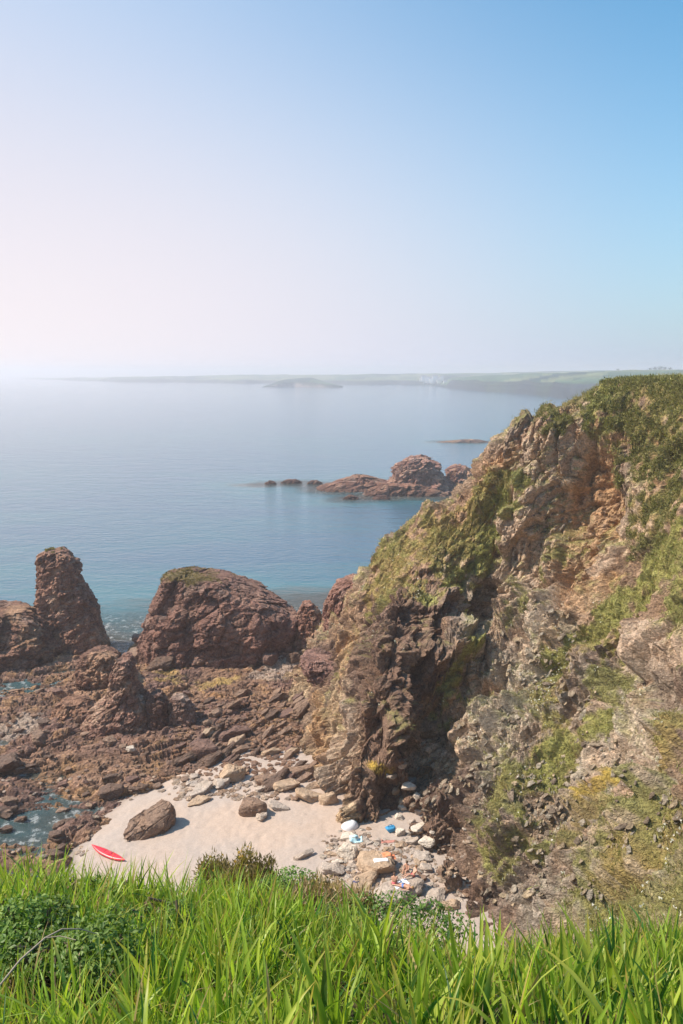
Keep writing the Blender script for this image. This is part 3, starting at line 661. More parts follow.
ad = N(nt, 'ShaderNodeMath', operation='ADD'); L(dv.outputs[0], ad.inputs[0]); L(ns_r.outputs[0], ad.inputs[1]); L(ad.outputs[0], cr.inputs[0])
e.elements[0].position = 0; e.elements[0].color = (.07, .075, .065, 1)
e.elements[1].position = 1; e.elements[1].color = (.05, .11, .165, 1)
x_ = e.elements.new(.3); x_.color = (.045, .14, .17, 1)
x_ = e.elements.new(.55); x_.color = (.045, .12, .165, 1)
# foam close to the rocks
nf = N(nt, 'ShaderNodeTexNoise', Scale=.9, Detail=7.0, Roughness=.7); L(geo.outputs['Position'], nf.inputs['Vector'])
f1 = N(nt, 'ShaderNodeMapRange'); f1.inputs['From Min'].default_value = .52; f1.inputs['From Max'].default_value = .62; L(nf.outputs['Fac'], f1.inputs['Value'])
f2 = N(nt, 'ShaderNodeMapRange'); f2.inputs['From Min'].default_value = 1.6; f2.inputs['From Max'].default_value = .3; L(at.outputs['Fac'], f2.inputs['Value'])
fm = N(nt, 'ShaderNodeMath', operation='MULTIPLY'); L(f1.outputs[0], fm.inputs[0]); L(f2.outputs[0], fm.inputs[1])
fmm = N(nt, 'ShaderNodeMath', operation='MULTIPLY'); L(fm.outputs[0], fmm.inputs[0]); fmm.inputs[1].default_value = .75
mx = N(nt, 'ShaderNodeMix', data_type='RGBA'); L(fmm.outputs[0], mx.inputs['Factor']); L(cr.outputs[0], mx.inputs['A']); mx.inputs['B'].default_value = (.7, .72, .72, 1)
L(mx.outputs['Result'], b.inputs['Base Color'])
b.inputs['Roughness'].default_value = .08; b.inputs['IOR'].default_value = 1.33
w1 = N(nt, 'ShaderNodeTexNoise', Scale=.7, Detail=6.0, Roughness=.6); mp2 = N(nt, 'ShaderNodeMapping'); mp2.inputs['Scale'].default_value = (.6, 1.0, 1); mp2.inputs['Rotation'].default_value = (0, 0, .25)
L(geo.outputs['Position'], mp2.inputs[0]); L(mp2.outputs[0], w1.inputs['Vector'])
w2 = N(nt, 'ShaderNodeTexNoise', Scale=.09, Detail=4.0, Roughness=.5); mp3 = N(nt, 'ShaderNodeMapping'); mp3.inputs['Scale'].default_value = (.5, 1.2, 1); mp3.inputs['Rotation'].default_value = (0, 0, .3)
L(geo.outputs['Position'], mp3.inputs[0]); L(mp3.outputs[0], w2.inputs['Vector'])
b1 = N(nt, 'ShaderNodeBump', Strength=.42, Distance=.5); L(w1.outputs['Fac'], b1.inputs['Height'])
w3 = N(nt, 'ShaderNodeTexNoise', Scale=.22, Detail=5.0, Roughness=.6); L(mp2.outputs[0], w3.inputs['Vector'])
b3 = N(nt, 'ShaderNodeBump', Strength=.28, Distance=1.2); L(w3.outputs['Fac'], b3.inputs['Height']); L(b1.outputs[0], b3.inputs['Normal'])
b2 = N(nt, 'ShaderNodeBump', Strength=.12, Distance=1.5); L(w2.outputs['Fac'], b2.inputs['Height']); L(b3.outputs[0], b2.inputs['Normal'])
L(b2.outputs[0], b.inputs['Normal'])
tr = N(nt, 'ShaderNodeBsdfTransparent'); tr.inputs[0].default_value = (.72, .84, .84, 1)
ar = N(nt, 'ShaderNodeMapRange'); ar.inputs['From Min'].default_value = -.2; ar.inputs['From Max'].default_value = 3.0; ar.inputs['To Min'].default_value = .45; ar.inputs['To Max'].default_value = 1.0; L(at.outputs['Fac'], ar.inputs['Value'])
ms = N(nt, 'ShaderNodeMixShader'); L(ar.outputs[0], ms.inputs[0]); L(tr.outputs[0], ms.inputs[1]); L(b.outputs[0], ms.inputs[2]); L(ms.outputs[0], nt.nodes['Material Output'].inputs['Surface'])
sea = mk('sea', np.stack([X, Y, X * 0], 1), gridfaces(len(xs), len(ys)), m, smooth=True, attrs={'depth': dep})
tag(sea, 'calm blue sea with turquoise shallows reaching the hazy horizon', kind='structure')

# ---------------------------------------------------------------- boulders: faceted stones, each its own object
def stone(seed, npl=13, sub=4, flat=1.0, noise=.06):
    r = np.random.RandomState(seed)
    bm = bmesh.new(); bmesh.ops.create_icosphere(bm, subdivisions=sub, radius=1)
    V = np.array([v.co[:] for v in bm.verts]); Fc = np.array([[v.index for v in f.verts] for f in bm.faces]); bm.free()
    pn = r.normal(size=(npl, 3)); pn /= np.linalg.norm(pn, axis=1, keepdims=True)
    hh = r.uniform(.62, 1.0, npl)
    pn = np.concatenate([pn, [[0, 0, 1], [0, 0, -1]]]); hh = np.concatenate([hh, [.6, .6]])
    d = V @ pn.T
    rr = np.where(d > 1e-3, hh[None] / np.maximum(d, 1e-3), 9)
    srt = np.sort(rr, 1); rad = srt[:, 0] - .04 * np.exp(-(srt[:, 1] - srt[:, 0]) * 12)
    rad = np.minimum(rad, 1.35)
    V = V * rad[:, None]
    nn = V / np.linalg.norm(V, axis=1, keepdims=True)
    a_, ca_, _ = cells(V + seed, .42, seed)
    s_, cs_, _ = cells(aniso(V + seed, (1, .1, .2), 4.5), .22, seed + 3)
    V = V + nn * (a_ * noise * .9 + fbm(V + seed * 3., .5, 4, seed) * noise + s_ * noise * .6 - noise * .5 * (1 - sstep(0, .15, cs_)))[:, None]
    return V, Fc
PROTO = [stone(100 + k, 9 + k % 5) for k in range(10)]
MESHC = {}
def proto_mesh(k, kind):
    if (k, kind) not in MESHC:
        V, Fc = PROTO[k]
        o = mk('boulder', V, Fc, M_BOULD[kind]); MESHC[(k, kind)] = o.data
        bpy.data.objects.remove(o)
    return MESHC[(k, kind)]
def boulder(px, py, wpx, hpx, kind, label, group=None, k=None, dep=1.0, rot=None, name='boulder', sink=.25, tilt=.25, tiltdir=None):
    """stone whose picture footprint is about wpx by hpx; seated on the ground it stands on"""
    p = pick(px, py + hpx * .3)
    dist = (p - CAM).length
    mpp = dist / F / 1.05
    wx, wz = wpx * mpp, hpx * mpp
    k = RS.randint(10) if k is None else k
    o = bpy.data.objects.new(name, proto_mesh(k, kind)); COL.objects.link(o)
    o.scale = (wx * .5, wx * .5 * dep, max(.12, wz * .62 if dep > .6 else wz * .55))
    rz = RS.uniform(-.5, .5) if rot is None else rot
    tx, ty = (RS.uniform(-tilt, tilt), RS.uniform(-tilt, tilt)) if tiltdir is None else tiltdir
    o.rotation_euler = (tx, ty, rz)
    o.location = (p.x, p.y, p.z + o.scale[2] * (.6 - sink))
    tag(o, label, 'boulder', group)
    return o

# the wedge boulder on the sand: hand cut
p = pick(150, 836)
bm = bmesh.new()
for q_ in [(-2.6, -.5, .25), (-1.9, 1.3, .9), (1.2, 1.5, 2.25), (1.9, .5, 2.3), (2.2, .9, 1.6), (-.2, -.75, 1.15), (-1.6, -.8, -.2), (.9, -1.0, -.2), (2.3, .0, -.2), (2.4, 1.2, -.2), (-1.6, 1.4, -.2), (1.6, -.2, 1.9), (.9, -.9, .9)]: bm.verts.new(q_)
bmesh.ops.convex_hull(bm, input=bm.verts); bmesh.ops.triangulate(bm, faces=bm.faces[:])
for k_ in range(5): bmesh.ops.subdivide_edges(bm, edges=bm.edges[:], cuts=1, use_grid_fill=True)
bmesh.ops.triangulate(bm, faces=bm.faces[:])
bmesh.ops.smooth_vert(bm, verts=bm.verts, factor=.5, use_axis_x=True, use_axis_y=True, use_axis_z=True)
bmesh.ops.smooth_vert(bm, verts=bm.verts, factor=.5, use_axis_x=True, use_axis_y=True, use_axis_z=True)
bm.normal_update(); nn_ = np.array([v.normal[:] for v in bm.verts]); V = np.array([v.co[:] for v in bm.verts]); Fc = np.array([[v.index for v in f.verts] for f in bm.faces]); bm.free()
a_, ca_, _ = cells(aniso(V, (.9, .1, .45), 6), .7, 9); b_, cb_, _ = cells(V, .5, 19)
V = V + nn_ * (a_ * .10 - .09 * (1 - sstep(0, .12, ca_)) + b_ * .06 + fbm(V, .5, 4, 5) * .06)[:, None]
o = mk('boulder', V, Fc, M_BOULD['brown']); o.location = (p.x, p.y + .6, p.z - .05); o.rotation_euler = (0, 0, .38)
tag(o, 'big lone wedge shaped tan boulder with tilted flat top on the open sand', 'boulder')

boulder(251, 806, 24, 22, 'brown', 'upright brown boulder alone on the sand near the slab row', k=3, dep=.9)
boulder(262, 816, 12, 9, 'grey', 'small grey stone at the foot of the upright brown boulder', k=4)
boulder(279, 806, 18, 8, 'grey', 'low dark grey shard right of the upright brown boulder', k=5, dep=.6)
boulder(202, 790, 22, 10, 'grey', 'flat pale grey slab on the sand below the tan round boulder', k=6, dep=.7)
boulder(198, 800, 22, 7, 'tan', 'thin flat slab just in front of the flat pale grey one', k=2, dep=.6)
boulder(302, 855, 20, 9, 'grey', 'slim pointed grey shard lying alone on the lower sand', k=7, dep=.35, rot=.5)
BIG1 = boulder(382, 862, 36, 20, 'tan', 'oval flat topped boulder with an orange towel and a white towel on it', k=1, dep=.75, tilt=.05)
BIG2 = boulder(396, 890, 44, 22, 'grey', 'broad flat grey slab with sunbathers sitting on it', k=0, dep=.8, tilt=.05)
boulder(350, 850, 20, 18, 'pale', 'pale grey angular boulder below the white shelter', k=8)
boulder(434, 893, 24, 9, 'grey', 'flat grey slab nearest the cliff foot below the sunbathers', k=9, dep=.6)
boulder(447, 905, 18, 9, 'tan', 'small tan slab partly behind the leaf tips', k=2, dep=.6)
boulder(420, 878, 10, 6, 'brown', 'small brown stone right of the sunbathers', k=3)
boulder(366, 880, 24, 12, 'tan', 'tan slab left of the sunbathers slab', k=5, dep=.7)
boulder(414, 840, 14, 10, 'grey', 'grey stone between the blue bag and the cliff foot', k=6)
boulder(330, 868, 22, 12, 'grey', 'grey slab lowest on the left of the pale rubble', k=7)
boulder(204, 748, 24, 24, 'purple', 'rounded dark plum boulder at the top of the sand', k=3, dep=.9)
boulder(236, 772, 24, 22, 'tan', 'rounded tan boulder at the head of the beach', k=8, dep=.8)
boulder(222, 782, 20, 12, 'grey', 'grey boulder leaning in front of the rounded tan one', k=4)
boulder(10, 762, 30, 18, 'wet', 'smooth dark wet boulder sitting in the left tide channel', k=1, dep=.7)
boulder(112, 790, 18, 12, 'wet', 'dark wet boulder at the shelf edge near the sand', k=5)
boulder(110, 740, 14, 9, 'brown', 'small brown boulder in front of the jagged peak', k=2)
boulder(131, 748, 9, 6, 'pale', 'small whitish stone in front of the jagged peak', k=2)
boulder(40, 735, 18, 11, 'brown', 'brown boulder beside the pale left pool', k=9)
for (x, y, wd, h, kd, lab) in [(290, 783, 26, 12, 'tan', 'first long tan slab at the beach head, leftmost of the row'), (312, 795, 28, 12, 'tan', 'second long tan slab of the row at the beach head'), (331, 797, 18, 18, 'tan', 'steep tan block ending the slab row against the cliff'),
                              (268, 778, 20, 14, 'brown', 'brown slab standing behind the slab row'), (300, 770, 26, 13, 'brown', 'wide brown slab behind the middle of the slab row'), (262, 788, 16, 9, 'grey', 'grey wedge left of the slab row')]:
    boulder(x, y, wd, h, kd, lab, dep=.6)
# tumbled pile above the beach: long tilted slabs
G = 'angular slabs in the tumbled boulder pile'
for i in range(62):
    t = RS.rand()
    px = RS.uniform(178, 318); lo = 690 + max(0, (250 - px)) * .12; hi = 782 - max(0, 240 - px) * .25
    py = RS.uniform(lo, hi); s = RS.uniform(.5, 1.2) if RS.rand() < .85 else 1.8
    kd = ['brown', 'brown', 'purple', 'wet', 'wet', 'brown', 'tan'][RS.randint(7)]
    boulder(px, py, 17 * s, 9 * s, kd, 'angular slab in the tumbled brown boulder pile above the sand', G, dep=RS.uniform(.35, .55), rot=RS.uniform(.4, .9), tiltdir=(RS.uniform(-.2, .3), RS.uniform(-.45, -.1)))
# rocks at the foot of the mound and along the shelf's inner edge
for i in range(32):
    px = RS.uniform(140, 325); py = RS.uniform(638, 664) - max(0, px - 280) * .2
    boulder(px, py, RS.uniform(8, 22), RS.uniform(7, 17), ['purple', 'brown', 'wet'][RS.randint(3)], 'rounded plum boulder heaped along the foot of the grassy mound', 'boulders along the foot of the grassy mound')
for i in range(40):
    px = RS.uniform(0, 200); py = RS.uniform(680, 800)
    boulder(px, py, RS.uniform(5, 13), RS.uniform(3, 6), ['brown', 'wet', 'purple', 'wet'][RS.randint(4)], 'small loose brown rock lying on the weedy shelf', 'loose rocks on the shelf', dep=.7)
for i in range(14):
    px = RS.uniform(0, 72); py = RS.uniform(798, 855)
    boulder(px, py, RS.uniform(6, 18), RS.uniform(4, 8), ['brown', 'wet', 'wet'][RS.randint(3)], 'wet rock standing in the lower left tide pool', 'wet rocks in the lower tide pool', dep=.7)
# pale cobbles at the cliff foot
G = 'pale cobbles below the cliff foot'
k = 0
while k < 80:
    px = RS.uniform(322, 455); py = RS.uniform(828, 905)
    if py < 838 and px > 372 and px < 405: continue
    if px < 345 and py < 850: continue
    if abs(px - 383) < 24 and abs(py - 862) < 13 or abs(px - 396) < 27 and abs(py - 888) < 14: continue
    if px > 430 and py < 865: continue
    s = RS.uniform(3.5, 13) if RS.rand() < .4 else RS.uniform(3, 7)
    boulder(px, py, s * 1.25, s * .7, ['pale', 'grey', 'tan', 'grey'][RS.randint(4)], 'pale cobble among the jumbled stones below the cliff foot', G, dep=.8); k += 1
for i in range(14):
    t = i / 14; px = 402 + 12 * math.sin(i * 2.3) + 10 * t; py = 765 + 72 * t
    boulder(px, py, RS.uniform(6, 13), RS.uniform(5, 9), ['grey', 'tan', 'pale'][RS.randint(3)], 'grey block fallen into the gully mouth', 'blocks fallen into the gully mouth')
for i in range(9):
    px = RS.uniform(180, 300); py = RS.uniform(775, 800)
    boulder(px, py, RS.uniform(4, 10), RS.uniform(3, 6), ['grey', 'tan', 'brown'][RS.randint(3)], 'small stone scattered on the upper sand', 'small stones on the upper sand')

def pebbles():
    Vs, Fs, off = [], [], 0
    V0 = [stone(300 + k, 8, 2, noise=.04) for k in range(6)]
    r = np.random.RandomState(77)
    spots = []
    while len(spots) < 900:
        px, py = r.uniform(322, 470), r.uniform(828, 915)
        if (py < 840 and 370 < px < 408) or (px > 425 and r.rand() < .75) or (px < 345 and py < 845 and r.rand() < .8): continue
        spots.append((px, py, r.uniform(.08, .28)))
    while len(spots) < 1900: spots.append((r.uniform(175, 300), r.uniform(700, 800), r.uniform(.1, .35)))
    while len(spots) < 2600: spots.append((r.uniform(0, 300), r.uniform(665, 860), r.uniform(.08, .3)))
    cc = []
    for (px, py, s) in spots:
        q = pick(px, py)
        if q.z < .15: continue
        if px < 300 and py > 800 and px > 95: continue
        V, Fc = V0[r.randint(6)]
        a_ = r.uniform(0, 6.28); m_ = np.array([[math.cos(a_), -math.sin(a_), 0], [math.sin(a_), math.cos(a_), 0], [0, 0, 1]])
        V = (V * [s * r.uniform(.8, 1.5), s, s * r.uniform(.35, .7)]) @ m_.T + [q.x, q.y, q.z + s * .1]
        c_ = np.array([[.5, .43, .37], [.38, .3, .25], [.44, .33, .25], [.3, .2, .14]][r.randint(4) if px > 320 else r.randint(1, 4)])
        if px < 300 and py < 775: c_ = c_ * [.62, .5, .45]
        Vs.append(V); Fs.append(Fc + off); off += len(V); cc.append(np.tile(c_ * r.uniform(.75, 1.15), (len(V), 1)))
    o = mk('rubble', np.concatenate(Vs), np.concatenate(Fs), M_SHELF, col=np.concatenate(cc))
    tag(o, 'small broken stones strewn over the shelf and below the cliff', 'rubble', kind='stuff')
pebbles()
def scree():
    V0 = [stone(340 + k, 9, 2, noise=.05) for k in range(6)]
    r = np.random.RandomState(78); Vs, Fs, cc, off = [], [], [], 0
    zones = [(500, 600, 570, 690, 130), (430, 690, 520, 800, 150), (470, 760, 560, 900, 230), (560, 690, 683, 900, 150), (480, 440, 600, 600, 60), (400, 760, 440, 830, 80)]
    for (x0, y0, x1, y1, n) in zones:
        cl = [(r.uniform(x0, x1), r.uniform(y0, y1)) for _ in range(max(6, n // 14))]
        for k in range(n):
            a_, b_ = cl[r.randint(len(cl))]; px, py = a_ + r.normal() * 8, b_ + r.normal() * 9
            h = bvh_cliff.ray_cast(CAM, Vector(ray(px, py)).normalized())
            if h[0] is None: continue
            q = h[0]; dist = h[3]; s_ = (.07 + .25 * r.rand() ** 2.2) * (1 if dist > 60 else dist / 60) * (1.4 if r.rand() < .03 else 1)
            V, Fc = V0[r.randint(6)]
            ax = Vector((r.normal(), r.normal(), r.normal())).normalized(); m_ = np.array(Matrix.Rotation(-.75 + r.normal() * .25, 3, 'Y') @ Matrix.Rotation(r.uniform(0, .5), 3, ax)) @ np.array(Matrix.Rotation(r.uniform(0, 6.28), 3, 'Z'))
            V = (V * [s_ * r.uniform(1., 1.9), s_, s_ * r.uniform(.4, .8)]) @ m_.T + [q.x, q.y, q.z - s_ * .05]
            c_ = np.array([[.36, .31, .25], [.30, .24, .18], [.40, .31, .21], [.22, .17, .13]][r.randint(4)]) * r.uniform(.7, 1.15)
            Vs.append(V); Fs.append(Fc + off); off += len(V); cc.append(np.tile(c_, (len(V), 1)))
    o = mk('rubble', np.concatenate(Vs), np.concatenate(Fs), M_SHELF, col=np.concatenate(cc))
    tag(o, 'angular grey and tan stones lodged on the ledges of the cliff', 'rubble', kind='stuff')
scree()

# ---------------------------------------------------------------- far coast
def farland(name, prof, label, seed, deepback=900, rockc=(.02, .025, .03)):
    """prof: (px, base py, cliff-top py, crest py) left to right; distance follows from the base line standing at sea level"""
    pr = np.array(prof, float)
    n = 420; t = np.linspace(pr[0, 0], pr[-1, 0], n)
    base = np.interp(t, pr[:, 0], pr[:, 1]); ctop = np.interp(t, pr[:, 0], pr[:, 2]); crest = np.interp(t, pr[:, 0], pr[:, 3])
    B = np.array([P(a_, b_, z=0) for a_, b_ in zip(t, base)])
    wob = fbm(np.stack([t, t * 0, t * 0 + seed], 1), 30, 2, seed) * .05
    rows = []
    dirs = B / np.linalg.norm(B * [1, 1, 0], axis=1, keepdims=True); dirs[:, 2] = 0
    D0 = np.linalg.norm(B[:, :2], axis=1) * (1 + wob)
    for k, (f, kind) in enumerate([(0, 'b'), (.006, 'c2'), (.012, 'c1'), (.017, 'c3'), (.03, 'c'), (.06, 'm1'), (.12, 'm2'), (.22, 'm3'), (.34, 'm4'), (.48, 'r'), (.8, 'd'), (1.2, 'e')]):
        dist = D0 + f * deepback
        rp = dirs * dist[:, None]
        cosd = 1.0
        def zat(py):
            return np.array([P(px_, y_, Y=yy)[2] for px_, y_, yy in zip(t, py, rp[:, 1])])
        if kind == 'b': z = np.full(n, -2.)
        elif kind == 'c2': z = zat(ctop) * .25
        elif kind == 'c1': z = zat(ctop) * .5
        elif kind == 'c3': z = zat(ctop) * .75
        elif kind == 'c': z = zat(ctop)
        elif kind[0] == 'm': fr = {'m1': .15, 'm2': .4, 'm3': .65, 'm4': .85}[kind]; z = zat(ctop + (crest - ctop) * fr)
        elif kind == 'r': z = zat(crest)
        elif kind == 'd': z = zat(crest) * .8
        else: z = np.full(n, -2.)
        if kind not in 'be': z = np.maximum(z + fbm(np.stack([rp[:, 0], rp[:, 1], rp[:, 0] * 0 + len(rows) * 5], 1), 150, 3, seed + 3) * 9 * (1 if kind[0] == 'c' else .4), -1)
        rows.append(np.stack([rp[:, 0], rp[:, 1], z], 1))
    V = np.concatenate(rows); nr = len(rows)
    rr = np.repeat(np.arange(nr), n)
    g = cells(V * [1, 1, 0], 170, seed)[2]
    fz = fbm(V * [1, 1, 3], 90, 2, seed + 9)
    col = np.where((rr < 5)[:, None], np.array(rockc) + (np.array([.02, .03, .016]) - np.array(rockc)) * sstep(-.2, .3, fz + (rr - 2) * .12)[:, None], np.array([.05, .09, .04]) + (g[:, None] > .66) * np.array([.08, .06, .03]) + (g[:, None] < .25) * np.array([-.04, -.06, -.02]))
    o = mk(name, V, gridfaces(n, nr), M_FAR, smooth=False, col=col)
    tag(o, label, kind='structure'); return o, rows
M_FAR = rock_mat('far_land', bump=.1, scales=(.03, .11), contrast=.6)
farland('far_hills', [(20, 378.5, 378.4, 378.2), (90, 381, 380, 377.5), (140, 382, 380, 376.5), (200, 383, 380, 375.5), (300, 384, 381, 374.5), (400, 385, 381, 374), (480, 386, 381, 373), (600, 386, 380, 370), (720, 386, 379, 369)], 'pale hazy coast along the horizon', 3, 1200)
farland('hills', [(262, 387.3, 387.2, 387), (280, 387.3, 383.5, 381), (296, 387.3, 382, 378.5), (312, 387.3, 382.5, 378.2), (326, 387.3, 385, 382), (343, 387.3, 386.8, 386.5)], 'low rounded promontory on the hazy horizon', 4, 220, (.2, .16, .15))
farland('far_headland', [(436, 386, 385.5, 384.5), (447, 387.5, 384, 380), (452, 388, 381, 377.5), (480, 390.5, 381, 376), (520, 394, 382, 374), (555, 397, 383, 372.5), (600, 400, 384, 371), (650, 403, 385, 369), (720, 406, 386, 368.5)], 'green field topped headland with grey cliffs across the bay', 5, 800)
# small houses of the distant village, a farm on the skyline
M_WHITE = plain_mat('white_wall', (.75, .74, .72), .8); M_SLATE = plain_mat('slate_roof', (.16, .16, .18), .7)
def house(px, py, Y, wd, label, group):
    dg_ = bpy.context.evaluated_depsgraph_get()
    r_, q, *_ = SC.ray_cast(dg_, CAM + Vector(ray(px, py)).normalized() * 200, Vector(ray(px, py)).normalized())
    if not r_ or q.z < 1: return
    h = wd * .55
    t = empty('house', (q[0], q[1], q[2])); tag(t, label, 'house', group)
    a_ = wd / 2; b_ = wd * .35
    V = np.array([[-a_, -b_, -6], [a_, -b_, -6], [a_, b_, -6], [-a_, b_, -6], [-a_, -b_, h], [a_, -b_, h], [a_, b_, h], [-a_, b_, h]]); Fq = np.array([[0, 1, 5, 4], [1, 2, 6, 5], [2, 3, 7, 6], [3, 0, 4, 7], [0, 3, 2, 1], [4, 5, 6, 7]])
    mk('wall', V, Fq, M_WHITE, t)
    a2, b2 = a_ * 1.05, b_ * 1.15
    V = np.array([[-a2, -b2, h + .02], [a2, -b2, h + .02], [a2, b2, h + .02], [-a2, b2, h + .02], [-a2, 0, h * 1.5], [a2, 0, h * 1.5], [-a2, 0, h * 1.5 + .01], [a2, 0, h * 1.5 + .01]])
    mk('roof', V, np.array([[0, 1, 5, 4], [2, 3, 6, 7], [0, 3, 2, 1], [3, 0, 4, 6], [1, 2, 7, 5]]), M_SLATE, t)
bpy.context.view_layer.update()
for i in range(26):
    px = 422 + RS.rand() * 24; py = RS.uniform(378.5, 383.5)
    house(px, py, 2450 + (384 - py) * 40, RS.uniform(9, 17), 'tiny white house of the village on the far coast', 'white houses of the far village')
def far_tree(px, py, Y, h, lab):
    q = P(px, py, Y=Y); t = empty('tree', tuple(q)); tag(t, lab, 'tree', 'trees on the far skyline')
    th = np.linspace(0, 2 * math.pi, 7)[:-1]
    V = np.concatenate([np.stack([np.cos(th) * r_ * h, np.sin(th) * r_ * h, np.full(6, z_ * h)], 1) for r_, z_ in ((.06, -1), (.05, .4), (.03, .7))])
    idx = np.arange(18).reshape(3, 6); Fq = np.stack([idx[:-1], np.roll(idx, -1, 1)[:-1], np.roll(idx, -1, 1)[1:], idx[1:]], -1).reshape(-1, 4)
    mk('trunk', V, Fq, M_BARK, t)
    nn = 260; pts = RS.normal(size=(nn, 3)) * [.42, .42, .26] * np.array([h] * 3) + [0, 0, .45 * h]
    dd = RS.normal(size=(nn, 3, 3)) * h * .07
    V = (pts[:, None] + dd).reshape(-1, 3); Ft = np.arange(nn * 3).reshape(-1, 3)
    mk('crown', V, Ft, M_VEG, t, col=np.tile([.05, .07, .03], (len(V), 1)))
for i, (px, h) in enumerate([(650, 4), (655, 6), (660, 7), (665, 6), (670, 5), (618, 4)]):
    far_tree(px, 370 + (.5 if px < 640 else -.3), 1500, h, 'dark wind shaped tree on the green skyline of the far headland')

# ---------------------------------------------------------------- plants on the cliff (tufts of blades; nobody could count them)
vis = (CV[:, 1] > 14) & (CV[:, 0] > -7) & (CV[:, 0] < 46) & (CV[:, 2] > 2)
area_w = 1 / np.maximum(CN0[:, 2], .25)
# keep what faces the viewpoint or stands on the skyline
w_ = CVEG * vis * area_w
w_ = w_ / w_.sum()
ii = RS.choice(len(CV), 90000, p=w_)
gcol = CCOL[ii] * 1.0
gcol = gcol * .55 + .45 * np.array([.19, .18, .07]) * (1 + .3 * RS.normal(size=(len(ii), 1)) * .6)
gcol = np.where((CDG[ii] > .4)[:, None], np.array([.15, .14, .05]) * RS.uniform(.5, 1.6, (len(ii), 1)), gcol)
gcol = np.where((CBR[ii] > .4)[:, None], np.array([.24, .25, .08]) * RS.uniform(.7, 1.3, (len(ii), 1)), gcol)
dryp = RS.rand(len(ii)) < np.where(CX[4][ii] > .4, .5, .22); gcol[dryp] = np.array([.34, .26, .13])
def jitv(i):
    r = RS.rand(2, len(i), 1); return CV[i] + (CV[np.minimum(i + 1, len(CV) - 1)] - CV[i]) * (r[0] - .5) * 1.6 + (CV[np.minimum(i + CNX, len(CV) - 1)] - CV[i]) * (r[1] - .5) * 1.6
V1, F1, c1 = tufts(jitv(ii), CN[ii], np.clip(gcol, .02, .6), .07, .26, 5, 5, .5, .10)
w2 = CVEG * vis * (CDG > .3) * area_w; w2 /= w2.sum()
jj = RS.choice(len(CV), 7000, p=w2)
V2, F2, c2 = tufts(CV[jj] + CN[jj] * .1, CN[jj], np.array([.14, .13, .045]) * RS.uniform(.5, 1.7, (len(jj), 1)), .12, .32, 5, 6, .8, .2)
# sea campion: white specks low on the right of the cliff
w3 = vis * (CVEG > .1) * sstep(22, 16, CV[:, 2]) * sstep(.1, .4, fbm(CV, 3, 3, 505)); w3 = w3 / w3.sum()
kk = RS.choice(len(CV), 2600, p=w3)
V3, F3, c3 = tufts(CV[kk] + CN[kk] * .2, CN[kk], np.tile([.62, .60, .55], (len(kk), 1)), .07, .14, 2, 7, .8, .6)
w4 = vis * area_w * np.clip(CVEG - .15, 0, 1) * (CV[:, 1] > 30); w4 /= w4.sum()
ll = RS.choice(len(CV), 5200, p=w4)
tone = RS.uniform(.55, 1.35, (len(ll), 1)); hue = RS.rand(len(ll), 1)
c4_ = (np.array([.16, .165, .05]) * (1 - hue) + np.array([.30, .265, .09]) * hue) * tone
V4, F4, c4 = tufts(jitv(ll) + CN0[ll] * .05, CN0[ll], c4_, .16, .42, 15, 8, .75, .07)
V, Fc = joinmesh([(V1, F1), (V2, F2), (V3, F3), (V4, F4)])
o = mk('grass', V, Fc, M_VEG, col=np.clip(np.concatenate([c1, c2, c3, c4]), .01, .8))
tag(o, 'tufts of grass, heath and white campion clinging to the cliff', 'vegetation', kind='stuff')

# ---------------------------------------------------------------- foreground bank
def gz(x, y):
    return .62 * sstep(3.0, 4.6, y) * np.exp(-((x + 1.8) / 1.4) ** 2) - .20 * sstep(2.2, 3.4, y) * np.exp(-((x - .75) / .7) ** 2) + 40.06 - .25 * y - .115 * np.maximum(0, y - 1.5) ** 2 + .10 * np.sin(x * 1.3 + 1) + .07 * np.sin(x * 3.1 + y * 2) + .02 * x
sx = np.arange(-8, 8, .07); sy = np.arange(-4, 8.6, .07)
X, Y = np.meshgrid(sx, sy); X = X.ravel(); Y = Y.ravel()
V = np.stack([X, Y, gz(X, Y)], 1); V[:, 2] += fbm(V, .5, 4, 601) * .07
n1 = fbm(V, .4, 4, 611)
col = np.array([.05, .045, .022]) + (np.array([.13, .085, .05]) - np.array([.05, .045, .022])) * sstep(-.1, .4, n1)[:, None]
bank = mk('ground', V, gridfaces(len(sx), len(sy)), M_CLIFF, col=col)
tag(bank, 'dark earth bank under the foreground plants', kind='structure')

